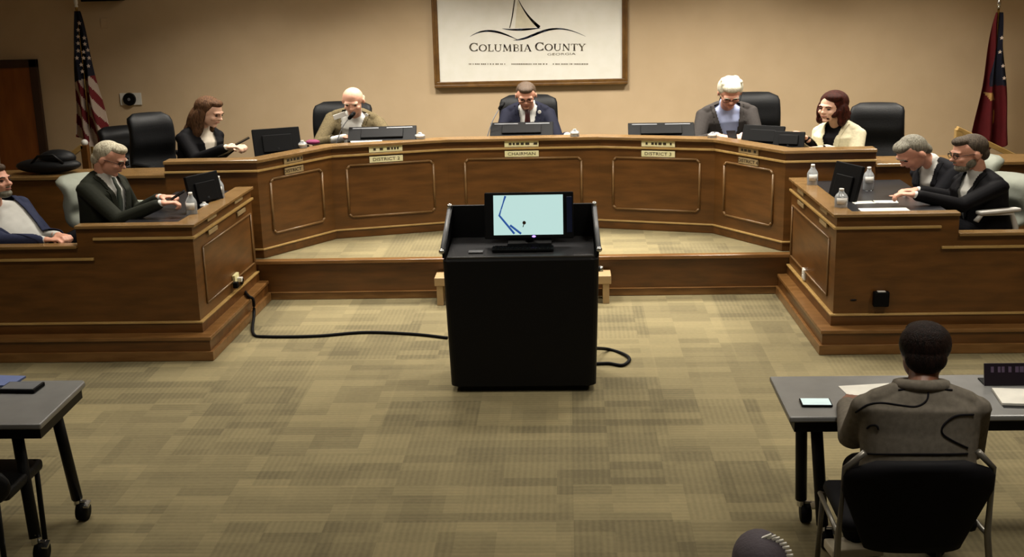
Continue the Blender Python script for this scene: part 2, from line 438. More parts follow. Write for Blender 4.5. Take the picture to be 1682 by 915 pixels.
for px, py in ((345, 356), (389, 328), (347, 378), (394, 348)): ret_plate(px, py, .22, .035, -1, sdL)
for px, py in ((1318, 315), (1356, 345), (1318, 335), (1355, 366)): ret_plate(px, py, .22, .035, 1, sdR)

# ------------------------------------------------------------------ framed county sign
p0 = ay(714, 141, YW_ - .05); p1 = ay(1031, 141, YW_ - .05)
gx0, gx1 = p0.x, p1.x; gz0 = (p0.z + p1.z) / 2
sxc = (gx0 + gx1) / 2; gw = gx1 - gx0; gz1 = gz0 + 1.26
sg = thing('county_sign', 'large white county logo sign in a brown wooden frame on the back wall', 'sign', (sxc, YW_ - .03, gz0))
fw = .062
m_ = MB()
for a in (0, 1):
    f_ = fw if a == 0 else fw * .45; y0, y1 = (YW_ - .06, YW_ - .002) if a == 0 else (YW_ - .072, YW_ - .06)
    m_.bx(gx0, gx1, y0, y1, gz0, gz0 + f_).bx(gx0, gx1, y0, y1, gz1 - f_, gz1).bx(gx0, gx0 + f_, y0, y1, gz0 + f_, gz1 - f_).bx(gx1 - f_, gx1, y0, y1, gz0 + f_, gz1 - f_)
m_.build('frame', M_frame, sg, bev=.004)
ysg = YW_ - .035
sp = MB().bx(gx0 + fw, gx1 - fw, ysg, YW_ - .003, gz0 + fw, gz1 - fw).build('sign_panel', M_signwhite, sg)
def SP(px, py, o=.0015):  # a pixel of the sign -> point on its face
    q = ay(px, py, ysg - o); return q
def sign_ribbon(pts, ths, name, m):
    """flat printed stroke of varying width through px points"""
    mm = MB(); n = len(pts); rows = []
    for i in range(n):
        a = V(pts[max(i - 1, 0)]); b = V(pts[min(i + 1, n - 1)]); d = (b - a).normalized(); nn = V((-d.y, d.x)) * ths[i] / 2
        p = V(pts[i]); rows.append([SP(*(p + nn)), SP(*(p - nn))])
    mm.sheet(rows, .001); return mm.build(name, m, sp)
def bez(p, n=24):
    out = []
    for i in range(n + 1):
        t = i / n; a = 1 - t
        out.append(tuple(a**3 * p[0][k] + 3 * a * a * t * p[1][k] + 3 * a * t * t * p[2][k] + t**3 * p[3][k] for k in (0, 1)))
    return out
wv = bez([(772, 60), (800, 42), (825, 54), (850, 65)], 16) 
sign_ribbon(wv, [.4 + 3 * math.sin(math.pi * i / 16) for i in range(17)], 'wave_left', M_navyink)
wv = bez([(843, 66), (880, 66), (900, 28), (962, 60)], 22)
sign_ribbon(wv, [.3 + 3.6 * math.sin(math.pi * (i / 22) ** .7) for i in range(23)], 'wave_right', M_navyink)
hl = bez([(825, 47), (845, 51), (870, 48), (888, 46)], 12)
sign_ribbon(hl, [.5 + 3 * math.sin(math.pi * i / 12) for i in range(13)], 'hull', M_navyink)
j = bez([(846, -4), (843, 14), (842, 30), (837, 46)], 12)
sign_ribbon(j, [2.2 - .05 * i for i in range(13)], 'mast', M_oliveink)
j = bez([(850, -4), (858, 14), (868, 30), (886, 45)], 14)
sign_ribbon(j, [1 + 4.5 * (i / 14) ** 1.5 for i in range(15)], 'sail_edge', M_ink)
mm = MB(); A = [SP(x, y, .0008) for x, y in ((850, 0), (848, 22), (846, 46), (866, 46), (882, 44), (866, 26), (856, 10))]
vs = [mm.b.verts.new(p) for p in A]; mm.b.faces.new(vs); mm.build('sail', M_sail, sp)
# serif capitals, strokes in a unit box: (points, thick?)
def arc(cx, cy, rx, ry, a0, a1, n=14): return [(cx + rx * math.cos(R(a0 + (a1 - a0) * i / n)), cy + ry * math.sin(R(a0 + (a1 - a0) * i / n))) for i in range(n + 1)]
TK, TN = .17, .075
GL = {
 'C': (.86, [(arc(.45, .5, .38, .46, 45, 315), 'v'), ([(.74, .98), (.76, .68)], TN), ([(.76, .3), (.74, .03)], TN)]),
 'O': (.98, [(arc(.48, .5, .4, .46, 0, 360, 24), 'v')]),
 'L': (.72, [([(.2, 0), (.2, 1)], TK), ([(.05, .97), (.36, .97)], TN), ([(.05, .03), (.66, .03)], TN), ([(.66, 0), (.66, .25)], TN)]),
 'U': (.95, [([(.18, 1), (.18, .35)] + arc(.47, .32, .29, .3, 180, 360, 10) + [(.76, 1)], 'u'), ([(.03, .97), (.34, .97)], TN), ([(.62, .97), (.9, .97)], TN)]),
 'M': (1.15, [([(.17, 0), (.2, 1)], TN), ([(.2, 1), (.55, .08)], TK), ([(.55, .08), (.88, 1)], TN), ([(.88, 1), (.92, 0)], TK), ([(.03, .03), (.32, .03)], TN), ([(.76, .03), (1.07, .03)], TN)]),
 'B': (.78, [([(.2, 0), (.2, 1)], TK), ([(.05, .97), (.4, .97)] + arc(.4, .755, .24, .215, 90, -90, 8) + [(.2, .54)], TN), ([(.4, .52)] + arc(.42, .275, .28, .245, 90, -90, 8) + [(.05, .03)], TN)]),
 'I': (.42, [([(.2, 0), (.2, 1)], TK), ([(.05, .97), (.36, .97)], TN), ([(.05, .03), (.36, .03)], TN)]),
 'A': (.95, [([(.12, 0), (.45, 1)], TN), ([(.43, 1), (.8, 0)], TK), ([(.22, .33), (.68, .33)], TN), ([(.0, .03), (.26, .03)], TN), ([(.62, .03), (.94, .03)], TN)]),
 'N': (1.0, [([(.18, 0), (.18, 1)], TN), ([(.18, 1), (.8, .02)], TK), ([(.8, 0), (.8, 1)], TN), ([(.03, .03), (.33, .03)], TN), ([(.66, .97), (.95, .97)], TN)]),
 'T': (.82, [([(.4, 0), (.4, 1)], TK), ([(.04, .97), (.76, .97)], TN), ([(.06, .76), (.04, .98)], TN), ([(.74, .76), (.76, .98)], TN), ([(.24, .03), (.56, .03)], TN)]),
 'Y': (.88, [([(.1, 1), (.42, .5)], TK), ([(.75, 1), (.42, .5), ], TN), ([(.42, .52), (.42, 0)], TK), ([(-.02, .97), (.28, .97)], TN), ([(.6, .97), (.88, .97)], TN), ([(.26, .03), (.58, .03)], TN)]),
}
def word(s, x0, x1, ybase, hbig, hsmall, slope=0):
    tot = 0; W = []
    for i, ch in enumerate(s):
        h = hbig if i == 0 else hsmall; wd = GL[ch][0] * h; W.append((ch, h, tot)); tot += wd + .04 * h
    k = (x1 - x0) / tot; mm = MB()
    for ch, h, off in W:
        for pts, th in GL[ch][1]:
            n = len(pts); rows = []
            for i, p in enumerate(pts):
                a = pts[max(i - 1, 0)]; b = pts[min(i + 1, n - 1)]
                if th == 'v' and ch == 'O' and i in (0, n - 1): a, b = pts[-2], pts[1]
                d = V((b[0] - a[0], b[1] - a[1])).normalized(); nn = V((-d.y, d.x))
                if th == 'v': w_ = TN + (TK - TN) * abs(d.y)
                elif th == 'u': w_ = TK if i < 3 else TN + .02
                else: w_ = th
                r2 = []
                for q in (1, -1):
                    gx = x0 + (off + (p[0] + nn.x * w_ / 2 * q) * h) * k; gy = ybase - (p[1] + nn.y * w_ / 2 * q) * h
                    r2.append(SP(gx, gy + slope * (gx - x0), .002))
                rows.append(r2)
            mm.sheet(rows, .001)
    mm.build('lettering', M_oliveink, sp)
word('COLUMBIA', 771, 874, 84.5, 14, 11.5)
word('COUNTY', 879, 963, 83.5, 14, 11.5)
cg = SP(922, 89); txt('lettering', 'GEORGIA', .035, M_oliveink, sp, cg, (1, 0, 0), (0, 0, 1), thick=.0006, sx=2.1)
for (a, b) in ((770, 830), (840, 898), (908, 966)):
    mm = MB(); x = a
    while x < b:
        wl = random.uniform(1.2, 2.6); q = SP(x + wl / 2, 105.2); mm.box(q, (wl * .0068, .001, .014)); x += wl + random.choice((.8, .8, 2.5))
    mm.build('tagline_print', M_oliveink, sp)

# ------------------------------------------------------------------ wall plate with black dial, small hatch, tv bottom
q0 = ay(197, 153, YW_); q1 = ay(234, 172, YW_)
t = thing('wall_plate', 'white wall plate with a round black dial beside the left flag', 'wall plate', ((q0.x + q1.x) / 2, YW_, (q0.z + q1.z) / 2))
MB().bx(q0.x, q1.x, YW_ - .02, YW_ - .001, q1.z, q0.z, bev=.004).build('plate', M_white, t)
cc = V(((q0.x + q1.x) / 2 - .01, YW_ - .02, (q0.z + q1.z) / 2))
dl = MB().cyl(cc, cc + V((0, -.03, 0)), .075, .07, 32).build('dial', M_black, t, bev=.003)
MB().cyl(cc + V((0, -.03, 0)), cc + V((0, -.034, 0)), .018, .015, 16).build('dial_center', M_greyplastic, dl)
q0 = ay(165, 30, YW_); q1 = ay(178, 46, YW_)
tag(MB().bx(q0.x, q1.x, YW_ - .01, YW_ - .001, q1.z, q0.z, bev=.003).build('wall_cover', M_wall), 'small square beige cover plate high on the wall right of the left flag', 'cover plate')
q0 = ay(132, 3, YW_ - .25); q1 = ay(196, 3, YW_ - .25)
t = thing('wall_speaker', 'black box hanging from the top of the wall beside the left flag', 'speaker', ((q0.x + q1.x) / 2, YW_, q0.z))
MB().bx(q0.x, q1.x, YW_ - .25, YW_ - .04, q0.z, q0.z + .32, bev=.01).build('cabinet', M_plastic, t)
MB().bx((q0.x + q1.x) / 2 - .04, (q0.x + q1.x) / 2 + .04, YW_ - .04, YW_ - .001, q0.z + .1, q0.z + .22).build('bracket', M_greyplastic, t)

# ------------------------------------------------------------------ handrails at both ends of the dais
def rail(pts, post, lab, y, m=M_wood_h):
    P = [ay(a, b, y) for a, b in pts]
    t = thing('handrail', lab, 'handrail', (P[0].x, y, H2))
    mm = MB()
    for a, b in zip(P, P[1:]):
        dd = (b - a); L_ = dd.length; ang = math.atan2(dd.z, dd.x)
        mm.box((a + b) / 2, (L_ + .02, .07, .05), Matrix.Rotation(-ang, 3, 'Y'))
    mm.build('rail', M_bead, t, bev=.006)
    for k, (a, b) in enumerate(post):
        q = ay(a, b, y)
        MB().bx(q.x - .035, q.x + .035, y - .035, y + .035, H2, q.z, bev=.005).build('post', m, t)
    return t, P
t, P = rail([(100, 268), (136, 240)], [(139, 238), (103, 270)], 'short wooden handrail with a newel post left of the left flag', 12.2)
qq = ay(139, 236, 12.2); MB().ell(qq + V((0, 0, .01)), (.035, .035, .035)).build('finial', M_white, t, smooth=True)
t, P = rail([(1573, 212), (1690, 268)], [(1575, 212), (1668, 262)], 'sloping wooden handrail in front of the right flag', 12.2, M_bead)
mm = MB(); a, b = P
mm.loft([[V((a.x + .05, 12.19, a.z - .14)), V((b.x, 12.19, b.z - .14)), V((b.x, 12.21, b.z - .14)), V((a.x + .05, 12.21, a.z - .14))],
         [V((a.x + .05, 12.19, a.z - .10)), V((b.x, 12.19, b.z - .10)), V((b.x, 12.21, b.z - .10)), V((a.x + .05, 12.21, a.z - .10))]])
mm.build('lower_rail', M_dkwood, t)

# ------------------------------------------------------------------ flags
M_fnavy = mat('flag_navy', s2l('1A1C2E'), .8, bump=.1); M_fred = mat('flag_red', s2l('7A1C22'), .8); M_fwhite = mat('flag_white', s2l('C9B6A6'), .8); M_fdred = mat('flag_dark_red', s2l('6E1218'), .8); M_fgold = mat('flag_gold', s2l('C9A060'), .8)
def flag(top, bot, wtop, wbot, side, y, lab, painter, mats, seed):
    p0 = ay(*top, y); p1 = ay(*bot, y)
    x0 = p0.x; z0 = p0.z; z1 = p1.z; zpole = z0 + .06
    t = thing('flag_stand', lab, 'flag', (x0, y, H2))
    MB().cyl((x0, y, H2 + .03), (x0, y, zpole), .014, .012, 12).build('pole', M_brass, t, smooth=True)
    MB().cyl((x0, y, H2), (x0, y, H2 + .03), .16, .13, 32).cyl((x0, y, H2 + .03), (x0, y, H2 + .07), .05, .02, 24).build('base', M_brass, t, bev=.004)
    MB().ell((x0, y, zpole + .035), (.022, .022, .04)).cyl((x0, y, zpole - .02), (x0, y, zpole + .01), .02, .014, 12).build('finial', M_white if side < 0 else M_chrome, t, smooth=True)
    nv, nu = 90, 60; mm = MB(); P = []
    for i in range(nv + 1):
        v = i / nv; row = []
        wd = wtop + (wbot - wtop) * (v ** .8)
        xl = x0 + (-.42 if side < 0 else -.55) * wd
        for j in range(nu + 1):
            u = j / nu
            amp = .018 + .05 * v
            fy = amp * math.sin(u * 4.2 * math.pi + 1.2 * math.sin(v * 2 + seed)) + .02 * math.sin(u * 9 + v * 5 + seed)
            zz = z0 + (z1 - z0) * v - .05 * v * math.sin(u * math.pi) - (.12 * u * v if side < 0 else .06 * (1 - u) * v)
            xx = xl + wd * u + .01 * math.sin(v * 9 + u * 6 + seed)
            row.append(V((xx, y - .03 + fy, zz)))
        P.append(row)
    mm.sheet(P, .003)
    for mt in mats: pass
    f = mm.build('flag_cloth', None, t, smooth=True)
    for mt in mats: f.data.materials.append(mt)
    # faces of the sheet are written row by row on both sides: colour from place
    for p in f.data.polygons:
        c = p.center + ORG[t]; v = (z0 - c.z) / (z0 - z1); v = min(max(v, 0), 1)
        wd = wtop + (wbot - wtop) * (v ** .8); u = (c.x - (x0 + (-.42 if side < 0 else -.55) * wd)) / wd
        p.material_index = painter(u, v)
    return t, f, (x0, z0, z1, wtop, wbot, y, side)
def us(u, v):
    if v < .56 - .06 * u: return 0
    k = (u * 2.6 - (v - .5) * 5.2) % 1.0
    return 1 if k < .48 else 2
t, f, g = flag((126, 18), (160, 224), .07, .36, -1, 13.1, 'furled red, white and blue stars and stripes flag on a pole by the left door', us, [M_fnavy, M_fred, M_fwhite], 1)
def star(mm, c, r, n=V((0, -1, 0))):
    pts = [c + V((math.sin(k * math.pi / 5) * (r if k % 2 == 0 else r * .45), 0, math.cos(k * math.pi / 5) * (r if k % 2 == 0 else r * .45))) for k in range(10)]
    vs = [mm.b.verts.new(p) for p in pts]; vs2 = [mm.b.verts.new(p + V((0, .004, 0))) for p in pts]
    mm.b.faces.new(vs); mm.b.faces.new(list(reversed(vs2)))
    for k in range(10): mm.b.faces.new((vs[k], vs[(k + 1) % 10], vs2[(k + 1) % 10], vs2[k]))
mm = MB()
for k, (px, py) in enumerate([(132, 38), (130, 49), (130, 60), (141, 72), (130, 71), (139, 85), (130, 83), (139, 95), (135, 106), (148, 95), (137, 117), (147, 108), (128, 95), (146, 82), (140, 62)]):
    mm = MB(); star(mm, ay(px, py, 13.0), .024)
    for v in mm.b.verts: v.co.y -= .03
    mm.build('star', M_fwhite, f)
def ga(u, v):
    if v < .55 and u > .45 + .1 * math.sin(v * 9): return 0
    if (.60 < v < .66 and abs(u - .35 - (v - .6) * 3) < .12) or (.74 < v < .84 and abs(u - .62) < .05): return 2
    return 1
t, f, g = flag((1640, 20), (1622, 236), .06, .40, 1, 13.1, 'furled dark red state flag with a navy corner on a pole at the right', ga, [M_fnavy, M_fdred, M_fgold], 3)
mm = MB()
for k, (px, py) in enumerate([(1644, 62), (1646, 108), (1641, 85), (1648, 128)]):
    mm = MB(); star(mm, ay(px, py, 13.0), .022)
    for v in mm.b.verts: v.co.y -= .03
    mm.build('star', M_fwhite, f)

# ------------------------------------------------------------------ natural space -> room space (the hall is wide: everything seen is broad)
SX = 1.27
def N(px, py, y): q = ay(px, py, y); return V((q.x / SX, q.y, q.z))
def wide(c): return V((c.x * SX, c.y, c.z))

def rotm(yaw, pitch=0, roll=0):
    # local -Y is forward (towards the camera at yaw 0); +yaw turns towards +X (image right)
    return Matrix.Rotation(yaw, 3, 'Z') @ Matrix.Rotation(pitch, 3, 'X') @ Matrix.Rotation(roll, 3, 'Y')

def fuse(mb, name, m, parent, vox, smooth=6, keep=None, disp=0):
    """weld overlapping closed shapes into one continuous skin; result is in natural space, then widened"""
    me = bpy.data.meshes.new(name); mb.b.to_mesh(me); mb.b.free()
    o = bpy.data.objects.new(name, me); COL.objects.link(o)
    md = o.modifiers.new('r', 'REMESH'); md.mode = 'VOXEL'; md.voxel_size = vox
    if smooth: s_ = o.modifiers.new('s', 'SMOOTH'); s_.iterations = smooth; s_.factor = .5
    dg = bpy.context.evaluated_depsgraph_get(); me2 = bpy.data.meshes.new_from_object(o.evaluated_get(dg))
    bpy.data.objects.remove(o); bpy.data.meshes.remove(me)
    b = bmesh.new(); b.from_mesh(me2)
    if keep or disp:
        if keep: bmesh.ops.delete(b, geom=[f for f in b.faces if not keep(f.calc_center_median())], context='FACES')
    return b
def finish(b, name, m, parent):
    for v in b.verts: v.co = wide(v.co) - ORG[parent]
    for f in b.faces: f.smooth = True
    me = bpy.data.meshes.new(name); b.to_mesh(me); b.free()
    ob = bpy.data.objects.new(name, me); COL.objects.link(ob); me.materials.append(m); ob.parent = parent; ORG[ob] = ORG[parent]; return ob

# ------------------------------------------------------------------ office chair
def office_chair(x, y, yaw, lab, m, z0=H2, seat=.47, back_h=.72, bw=.50, arms=True, group=None, taper=.92, m2=None, wt=1.0, recl=.10):
    """x,y are room coordinates of the seat centre; yaw 0 faces the camera"""
    m2 = m2 or M_plastic
    t = thing('office_chair', lab, 'chair', (x, y, z0), group)
    c = V((x / SX, y, z0)); Rm = rotm(yaw)
    def W(p): return c + Rm @ V(p)
    def post(co): return wide(c + Rm @ co)
    mm = MB(); mm.box((0, 0, seat - .04), (bw, .48, .09), bev=.035); mm.build('seat', m, t, smooth=True, post=post)
    # curved padded back
    rings = []; n = 26
    for i in range(17):
        v = i / 16; zz = seat + .05 + back_h * v
        hw = bw / 2 * (1 - (1 - taper) * v) * (1 - .32 * max(0, (v - .90) / .10) ** 2) * (1 - .25 * max(0, (.12 - v) / .12))
        yc = .22 + recl * v + .035 * math.sin(v * math.pi * 2)
        th = .05 * (1 - .6 * max(0, (v - .88) / .12) ** 2) + .015 * math.sin(v * 9) ** 2
        ring = []
        for k in range(n):
            a = k * math.tau / n; cx, sy_ = math.cos(a), math.sin(a)
            xx = hw * math.copysign(abs(cx) ** .55, cx); yy = th * math.copysign(abs(sy_) ** .7, sy_) - .05 * (xx / hw) ** 2 * (1 if hw > 0 else 0)
            ring.append(V((xx, yc + yy, zz)))
        rings.append(ring)
    MB().loft(rings).build('backrest', m, t, smooth=True, post=post)
    if arms:
        for s_ in (-1, 1):
            mm = MB(); xx = s_ * (bw / 2 + .03)
            mm.tube([(xx * .9, .12, seat - .03), (xx, .1, seat + .08), (xx, .06, seat + .2), (xx, -.16, seat + .215), (xx, -.2, seat + .16)], .018, 8)
            mm.box((xx, -.04, seat + .225), (.06, .30, .03), bev=.01)
            mm.build('armrest', m2, t, smooth=True, post=post)
    MB().cyl((0, 0, .1), (0, 0, seat - .08), .03).build('column', M_chrome, t, smooth=True, post=post)
    mm = MB()
    for k in range(5):
        a = k * math.tau / 5; mm.cap((0, 0, .1), (.27 * math.cos(a), .27 * math.sin(a), .07), .025, .018)
    bs = mm.build('star_base', m2, t, smooth=True, post=post)
    for k in range(5):
        a = k * math.tau / 5; q = V((.27 * math.cos(a), .27 * math.sin(a), .029))
        MB().cyl(q + V((-.02, 0, 0)), q + V((.02, 0, 0)), .028).build('caster', M_plastic, bs, smooth=True, post=post)
    return t

# ------------------------------------------------------------------ people
def hand(mb, wr, d, pn, side, curl=.5, s=1.0, spread=.1):
    """wr wrist, d direction of the fingers, pn palm normal (curl towards it), side = direction of the thumb"""
    d = d.normalized(); pn = (pn - d * pn.dot(d)).normalized(); lat = side - d * side.dot(d) - pn * side.dot(pn)
    lat = lat.normalized() if lat.length > .01 else d.cross(pn)
    rot = Matrix((lat, d, pn)).transposed()
    mb.ell(wr + d * .045 * s, (.038 * s, .052 * s, .016 * s), rot, 2)
    mb.ell(wr + d * .062 * s, (.040 * s, .034 * s, .014 * s), rot, 2)
    mb.cap(wr - d * .02, wr + d * .02 * s, .026 * s, .024 * s)
    for k, (o, L) in enumerate(((.029, .072), (.010, .080), (-.010, .074), (-.028, .058))):
        p = wr + d * .088 * s + lat * o * s; a = R(-6 + 4 * k) * spread * 6; dr = (d + lat * (o * spread * 14)).normalized(); ang = 0
        for q, (fr, r0) in enumerate(((.45, .0098), (.30, .0088), (.25, .0078))):
            ang += curl * (.9 if q == 0 else 1.0)
            dd = dr * math.cos(ang) + pn * math.sin(ang); e = p + dd * L * fr * s
            mb.cap(p, e, r0 * s, r0 * .92 * s, 2); p = e
    p = wr + d * .025 * s + lat * .030 * s; dd = (lat * .75 + d * .7 + pn * .35).normalized()
    for q, (L, r0) in enumerate(((.038, .0125), (.030, .0108), (.024, .0095))):
        e = p + dd * L * s; mb.cap(p, e, r0 * s, r0 * .92 * s, 2); p = e; dd = (dd * .8 + d * .3 + pn * curl * .35).normalized()

def person(lab, head, hyaw, hpitch, hroll, neck, tyaw, pelvis, arms, skin, jacket, shirt=None, tie=None, hair='short', hairm=None, glasses=None,
           beard=None, hs=1.0, wid=1.0, trousers=None, vw=.075, vl=.36, z0=H2, belly=0, lapels=True, hands=(.5, .5), pn=((0, 0, -1), (0, 0, -1)), legs=True, seat=.50, vox=.0055, knee_side=.10, hem=.0, collar=True, foot=None, extra=None, ear=True, lyaw=None):
    """all positions are natural-space vectors. arms: ((elbow, wrist, fingerdir), ...) for the person's -x_local side first"""
    root = thing('person', lab, 'person', (pelvis.x * SX, pelvis.y, z0))
    Hm = rotm(hyaw, hpitch, hroll); Tf = rotm(tyaw) @ V((0, -1, 0))
    up = (neck - pelvis).normalized(); fr = (Tf - up * Tf.dot(up)).normalized(); rt = up.cross(fr).normalized()
    TL = (neck - pelvis).length
    TM = Matrix((rt, -fr, up)).transposed()
    def T(x, f, h): return neck + rt * x + fr * f + up * h       # h measured from neck base (negative = down)
    def loc(p): q = p - neck; return q.dot(rt), q.dot(fr), q.dot(up)
    def torso(mb, g, low=0.0):
        prof = [(-TL - .12 - low, .165, .125, .0), (-TL - .02, .18 * wid, .135 + belly * .4, .01 + belly * .3), (-TL * .72, .165 * wid, .125 + belly, .02 + belly * .8), (-TL * .45, .172 * wid, .122 + belly * .6, .015 + belly * .4),
                (-TL * .22, .182 * wid, .118, .0), (-.075, .165 * wid, .088, -.012), (-.02, .10, .07, -.015), (.02, .06, .055, -.01)]
        rings = []
        for h, a, b, f0 in prof:
            rings.append([T((a + g) * math.copysign(abs(math.cos(k * math.tau / 28)) ** .8, math.cos(k * math.tau / 28)), f0 + (b + g) * math.copysign(abs(math.sin(k * math.tau / 28)) ** .9, math.sin(k * math.tau / 28)), h) for k in range(28)])
        mb.loft(rings)
    S = [T(-.158 * wid, -.012, -.095), T(.158 * wid, -.012, -.095)]
    def armset(mb, g, cut=0.0, hands_=False):
        for i, (el, wr, fd) in enumerate(arms):
            s_ = -1 if i == 0 else 1
            mb.cap(S[i], el, .047 + g, .040 + g); 
            e = wr + (el - wr).normalized() * cut
            mb.cap(el, e, .042 + g, .030 + g * .9)
            if hands_:
                sd_ = V((0, 0, 1)) if abs(fd.normalized().z) < .8 else -rt * s_
                pnn = V(pn[i]); th_side = (-rt * s_) if abs((-rt * s_).dot(fd.normalized())) < .8 else V((0, 0, 1))
                hand(mb, wr, fd, pnn, th_side, hands[i], 1.02)
    # ---- body
    b = MB()
    def Hh(x, y, z): return head + Hm @ (V((x, y, z)) * hs)
    def he(c, r, sub=3): b.ell(Hh(*c), tuple(k * hs for k in r), Hm, sub)
    he((0, .012, .032), (.076, .096, .094)); he((0, -.03, -.03), (.062, .066, .082)); he((0, -.04, -.078), (.043, .046, .036)); he((0, -.075, -.098), (.022, .018, .018), 2)
    he((0, -.075, .028), (.055, .022, .018)); he((0, -.092, -.002), (.010, .016, .026), 2); he((0, -.106, -.020), (.0145, .016, .013), 2); he((.010, -.098, -.024), (.009, .010, .008), 2); he((-.010, -.098, -.024), (.009, .010, .008), 2)
    for s_ in (-1, 1):
        he((s_ * .038, -.068, -.025), (.022, .022, .022), 2)
        if ear: he((s_ * .078, .010, -.008), (.009, .020, .031), 2)
    he((0, -.088, -.052), (.022, .012, .007), 2); he((0, -.086, -.062), (.019, .011, .007), 2)
    b.cap(T(0, -.012, -.05), Hh(0, .028, -.06), .056, .052)
    torso(b, -.022); armset(b, -.012, 0, True)
    hipw = .10
    LF = rotm(tyaw if lyaw is None else lyaw) @ V((0, -1, 0)); LR = V((-LF.y, LF.x, 0))
    for i, s_ in enumerate((-1, 1)):
        hp = pelvis + LR * s_ * hipw + V((0, 0, -.02))
        ff = LF
        kn = hp + ff * .42 + LR * s_ * knee_side * .5; kn.z = z0 + seat + .02
        ft = kn + ff * .04; ft.z = z0 + .09
        if legs:
            b.cap(hp, kn, .075, .052); b.cap(kn, ft, .050, .036); b.cap(ft, ft + ff * .14 + V((0, 0, -.05)), .036, .03)
    bb = fuse(b, 'body', skin, root, vox, 5); finish(bb, 'body', skin, root)
    # ---- face parts
    for s_ in (-1, 1):
        ey = MB(); ey.ell(wide(Hh(s_ * .031, -.083, .006)), (.0115 * SX * hs, .008 * hs, .006 * hs), None, 2)
        ey.build('eye', M_eye, root, smooth=True)
        eb = MB(); eb.tube([wide(Hh(s_ * x_, y_, z_)) for x_, y_, z_ in ((.014, -.096, .026), (.032, -.094, .032), (.050, -.084, .026))], .0045 * hs, 6)
        eb.build('eyebrow', hairm or M_brow, root, smooth=True)
    mo = MB(); mo.tube([wide(Hh(x_, y_, -.057)) for x_, y_ in ((-.022, -.092), (-.01, -.0985), (.01, -.0985), (.022, -.092))], .003 * hs, 6); mo.build('mouth', M_lip, root, smooth=True)
    # ---- hair
    if hairm:
        h = MB()
        def hh(c, r, sub=3): h.ell(Hh(*c), tuple(k * hs for k in r), Hm, sub)
        if hair == 'short':
            hh((0, .026, .044), (.080, .092, .092)); hh((0, -.028, .096), (.058, .058, .036)); hh((0, .070, -.012), (.064, .042, .060))
        elif hair == 'crew':
            hh((0, .030, .042), (.080, .088, .093)); hh((0, -.020, .094), (.060, .062, .040)); hh((0, .070, -.020), (.062, .042, .060))
        elif hair == 'full':
            hh((0, .030, .050), (.091, .098, .096)); hh((0, -.030, .104), (.066, .062, .042)); hh((0, .078, -.020), (.074, .048, .075))
            for k in range(14):
                a = k * .9; hh((.05 * math.cos(a), .02 + .055 * math.sin(a), .11 + .012 * math.sin(k * 2.1)), (.03, .03, .022), 2)
        elif hair == 'fringe':
            hh((0, .085, -.008), (.066, .030, .045)); hh((.066, .045, -.004), (.016, .040, .032)); hh((-.066, .045, -.004), (.016, .040, .032))
        elif hair == 'long':
            hh((0, .034, .046), (.090, .098, .100)); hh((0, -.024, .100), (.060, .052, .036))
            hh((0, .090, -.09), (.085, .052, .15)); hh((.074, .03, -.07), (.030, .055, .12)); hh((-.074, .03, -.07), (.030, .055, .12))
            hh((.070, .0, -.16), (.032, .040, .10)); hh((-.070, .0, -.16), (.032, .040, .10)); hh((0, .10, -.2), (.08, .04, .10))
        elif hair == 'bob':
            hh((0, .034, .046), (.098, .104, .104)); hh((.03, -.026, .100), (.062, .054, .038)); hh((0, .075, -.06), (.094, .060, .10))
            hh((.083, .018, -.045), (.033, .058, .10)); hh((-.083, .018, -.045), (.033, .058, .10)); hh((.085, .0, -.11), (.028, .036, .045)); hh((-.085, .0, -.11), (.028, .036, .045))
            for k in range(16):
                a = k * .42 - .2; hh((.094 * math.cos(a), .03 + .09 * math.sin(a), -.02 - .09 * ((k * 5) % 7) / 7), (.026, .026, .03), 2)
        bb = fuse(h, 'hair', hairm, root, vox, 3); finish(bb, 'hair', hairm, root)
    if beard:
        h = MB()
        h.ell(Hh(0, -.056, -.088), (.048 * hs, .044 * hs, .034 * hs), Hm, 3).ell(Hh(.046, -.022, -.055), (.020 * hs, .036 * hs, .040 * hs), Hm, 2).ell(Hh(-.046, -.022, -.055), (.020 * hs, .036 * hs, .040 * hs), Hm, 2).ell(Hh(0, -.094, -.043), (.026 * hs, .010 * hs, .006 * hs), Hm, 2)
        bb = fuse(h, 'beard', beard, root, vox, 3); finish(bb, 'beard', beard, root)
    if glasses:
        g = MB()
        for s_ in (-1, 1):
            c_ = V((s_ * .034, -.103, .006)); pts = [wide(Hh(*(c_ + V((.026 * math.cos(a * math.tau / 16), .006 * abs(math.cos(a * math.tau / 16)), .017 * math.sin(a * math.tau / 16)))))) for a in range(17)]
            g.tube(pts, .0026, 6); g.tube([wide(Hh(s_ * .060, -.096, .010)), wide(Hh(s_ * .080, -.02, .008)), wide(Hh(s_ * .082, .02, .0))], .0024, 6)
        g.tube([wide(Hh(-.009, -.106, .010)), wide(Hh(.009, -.106, .010))], .0026, 6)
        g.build('glasses', glasses, root, smooth=True)
    # ---- clothes
    def inV(p, k=1.0, ext=0.0):
        x, f, h_ = loc(p)
        return f > .0 and h_ < .06 and h_ > -vl - ext and abs(x) < (vw * max(0, (h_ + vl + ext)) / vl + .0) * k + ext
    cuff_shirt = MB()
    if shirt:
        s_ = MB(); torso(s_, -.008)
        if collar: s_.cap(T(0, -.012, -.035), T(0, -.002, .028), .066, .060)
        armset(s_, .002, .006)
        bb = fuse(s_, 'shirt', shirt, root, .0075, 4); finish(bb, 'shirt', shirt, root)
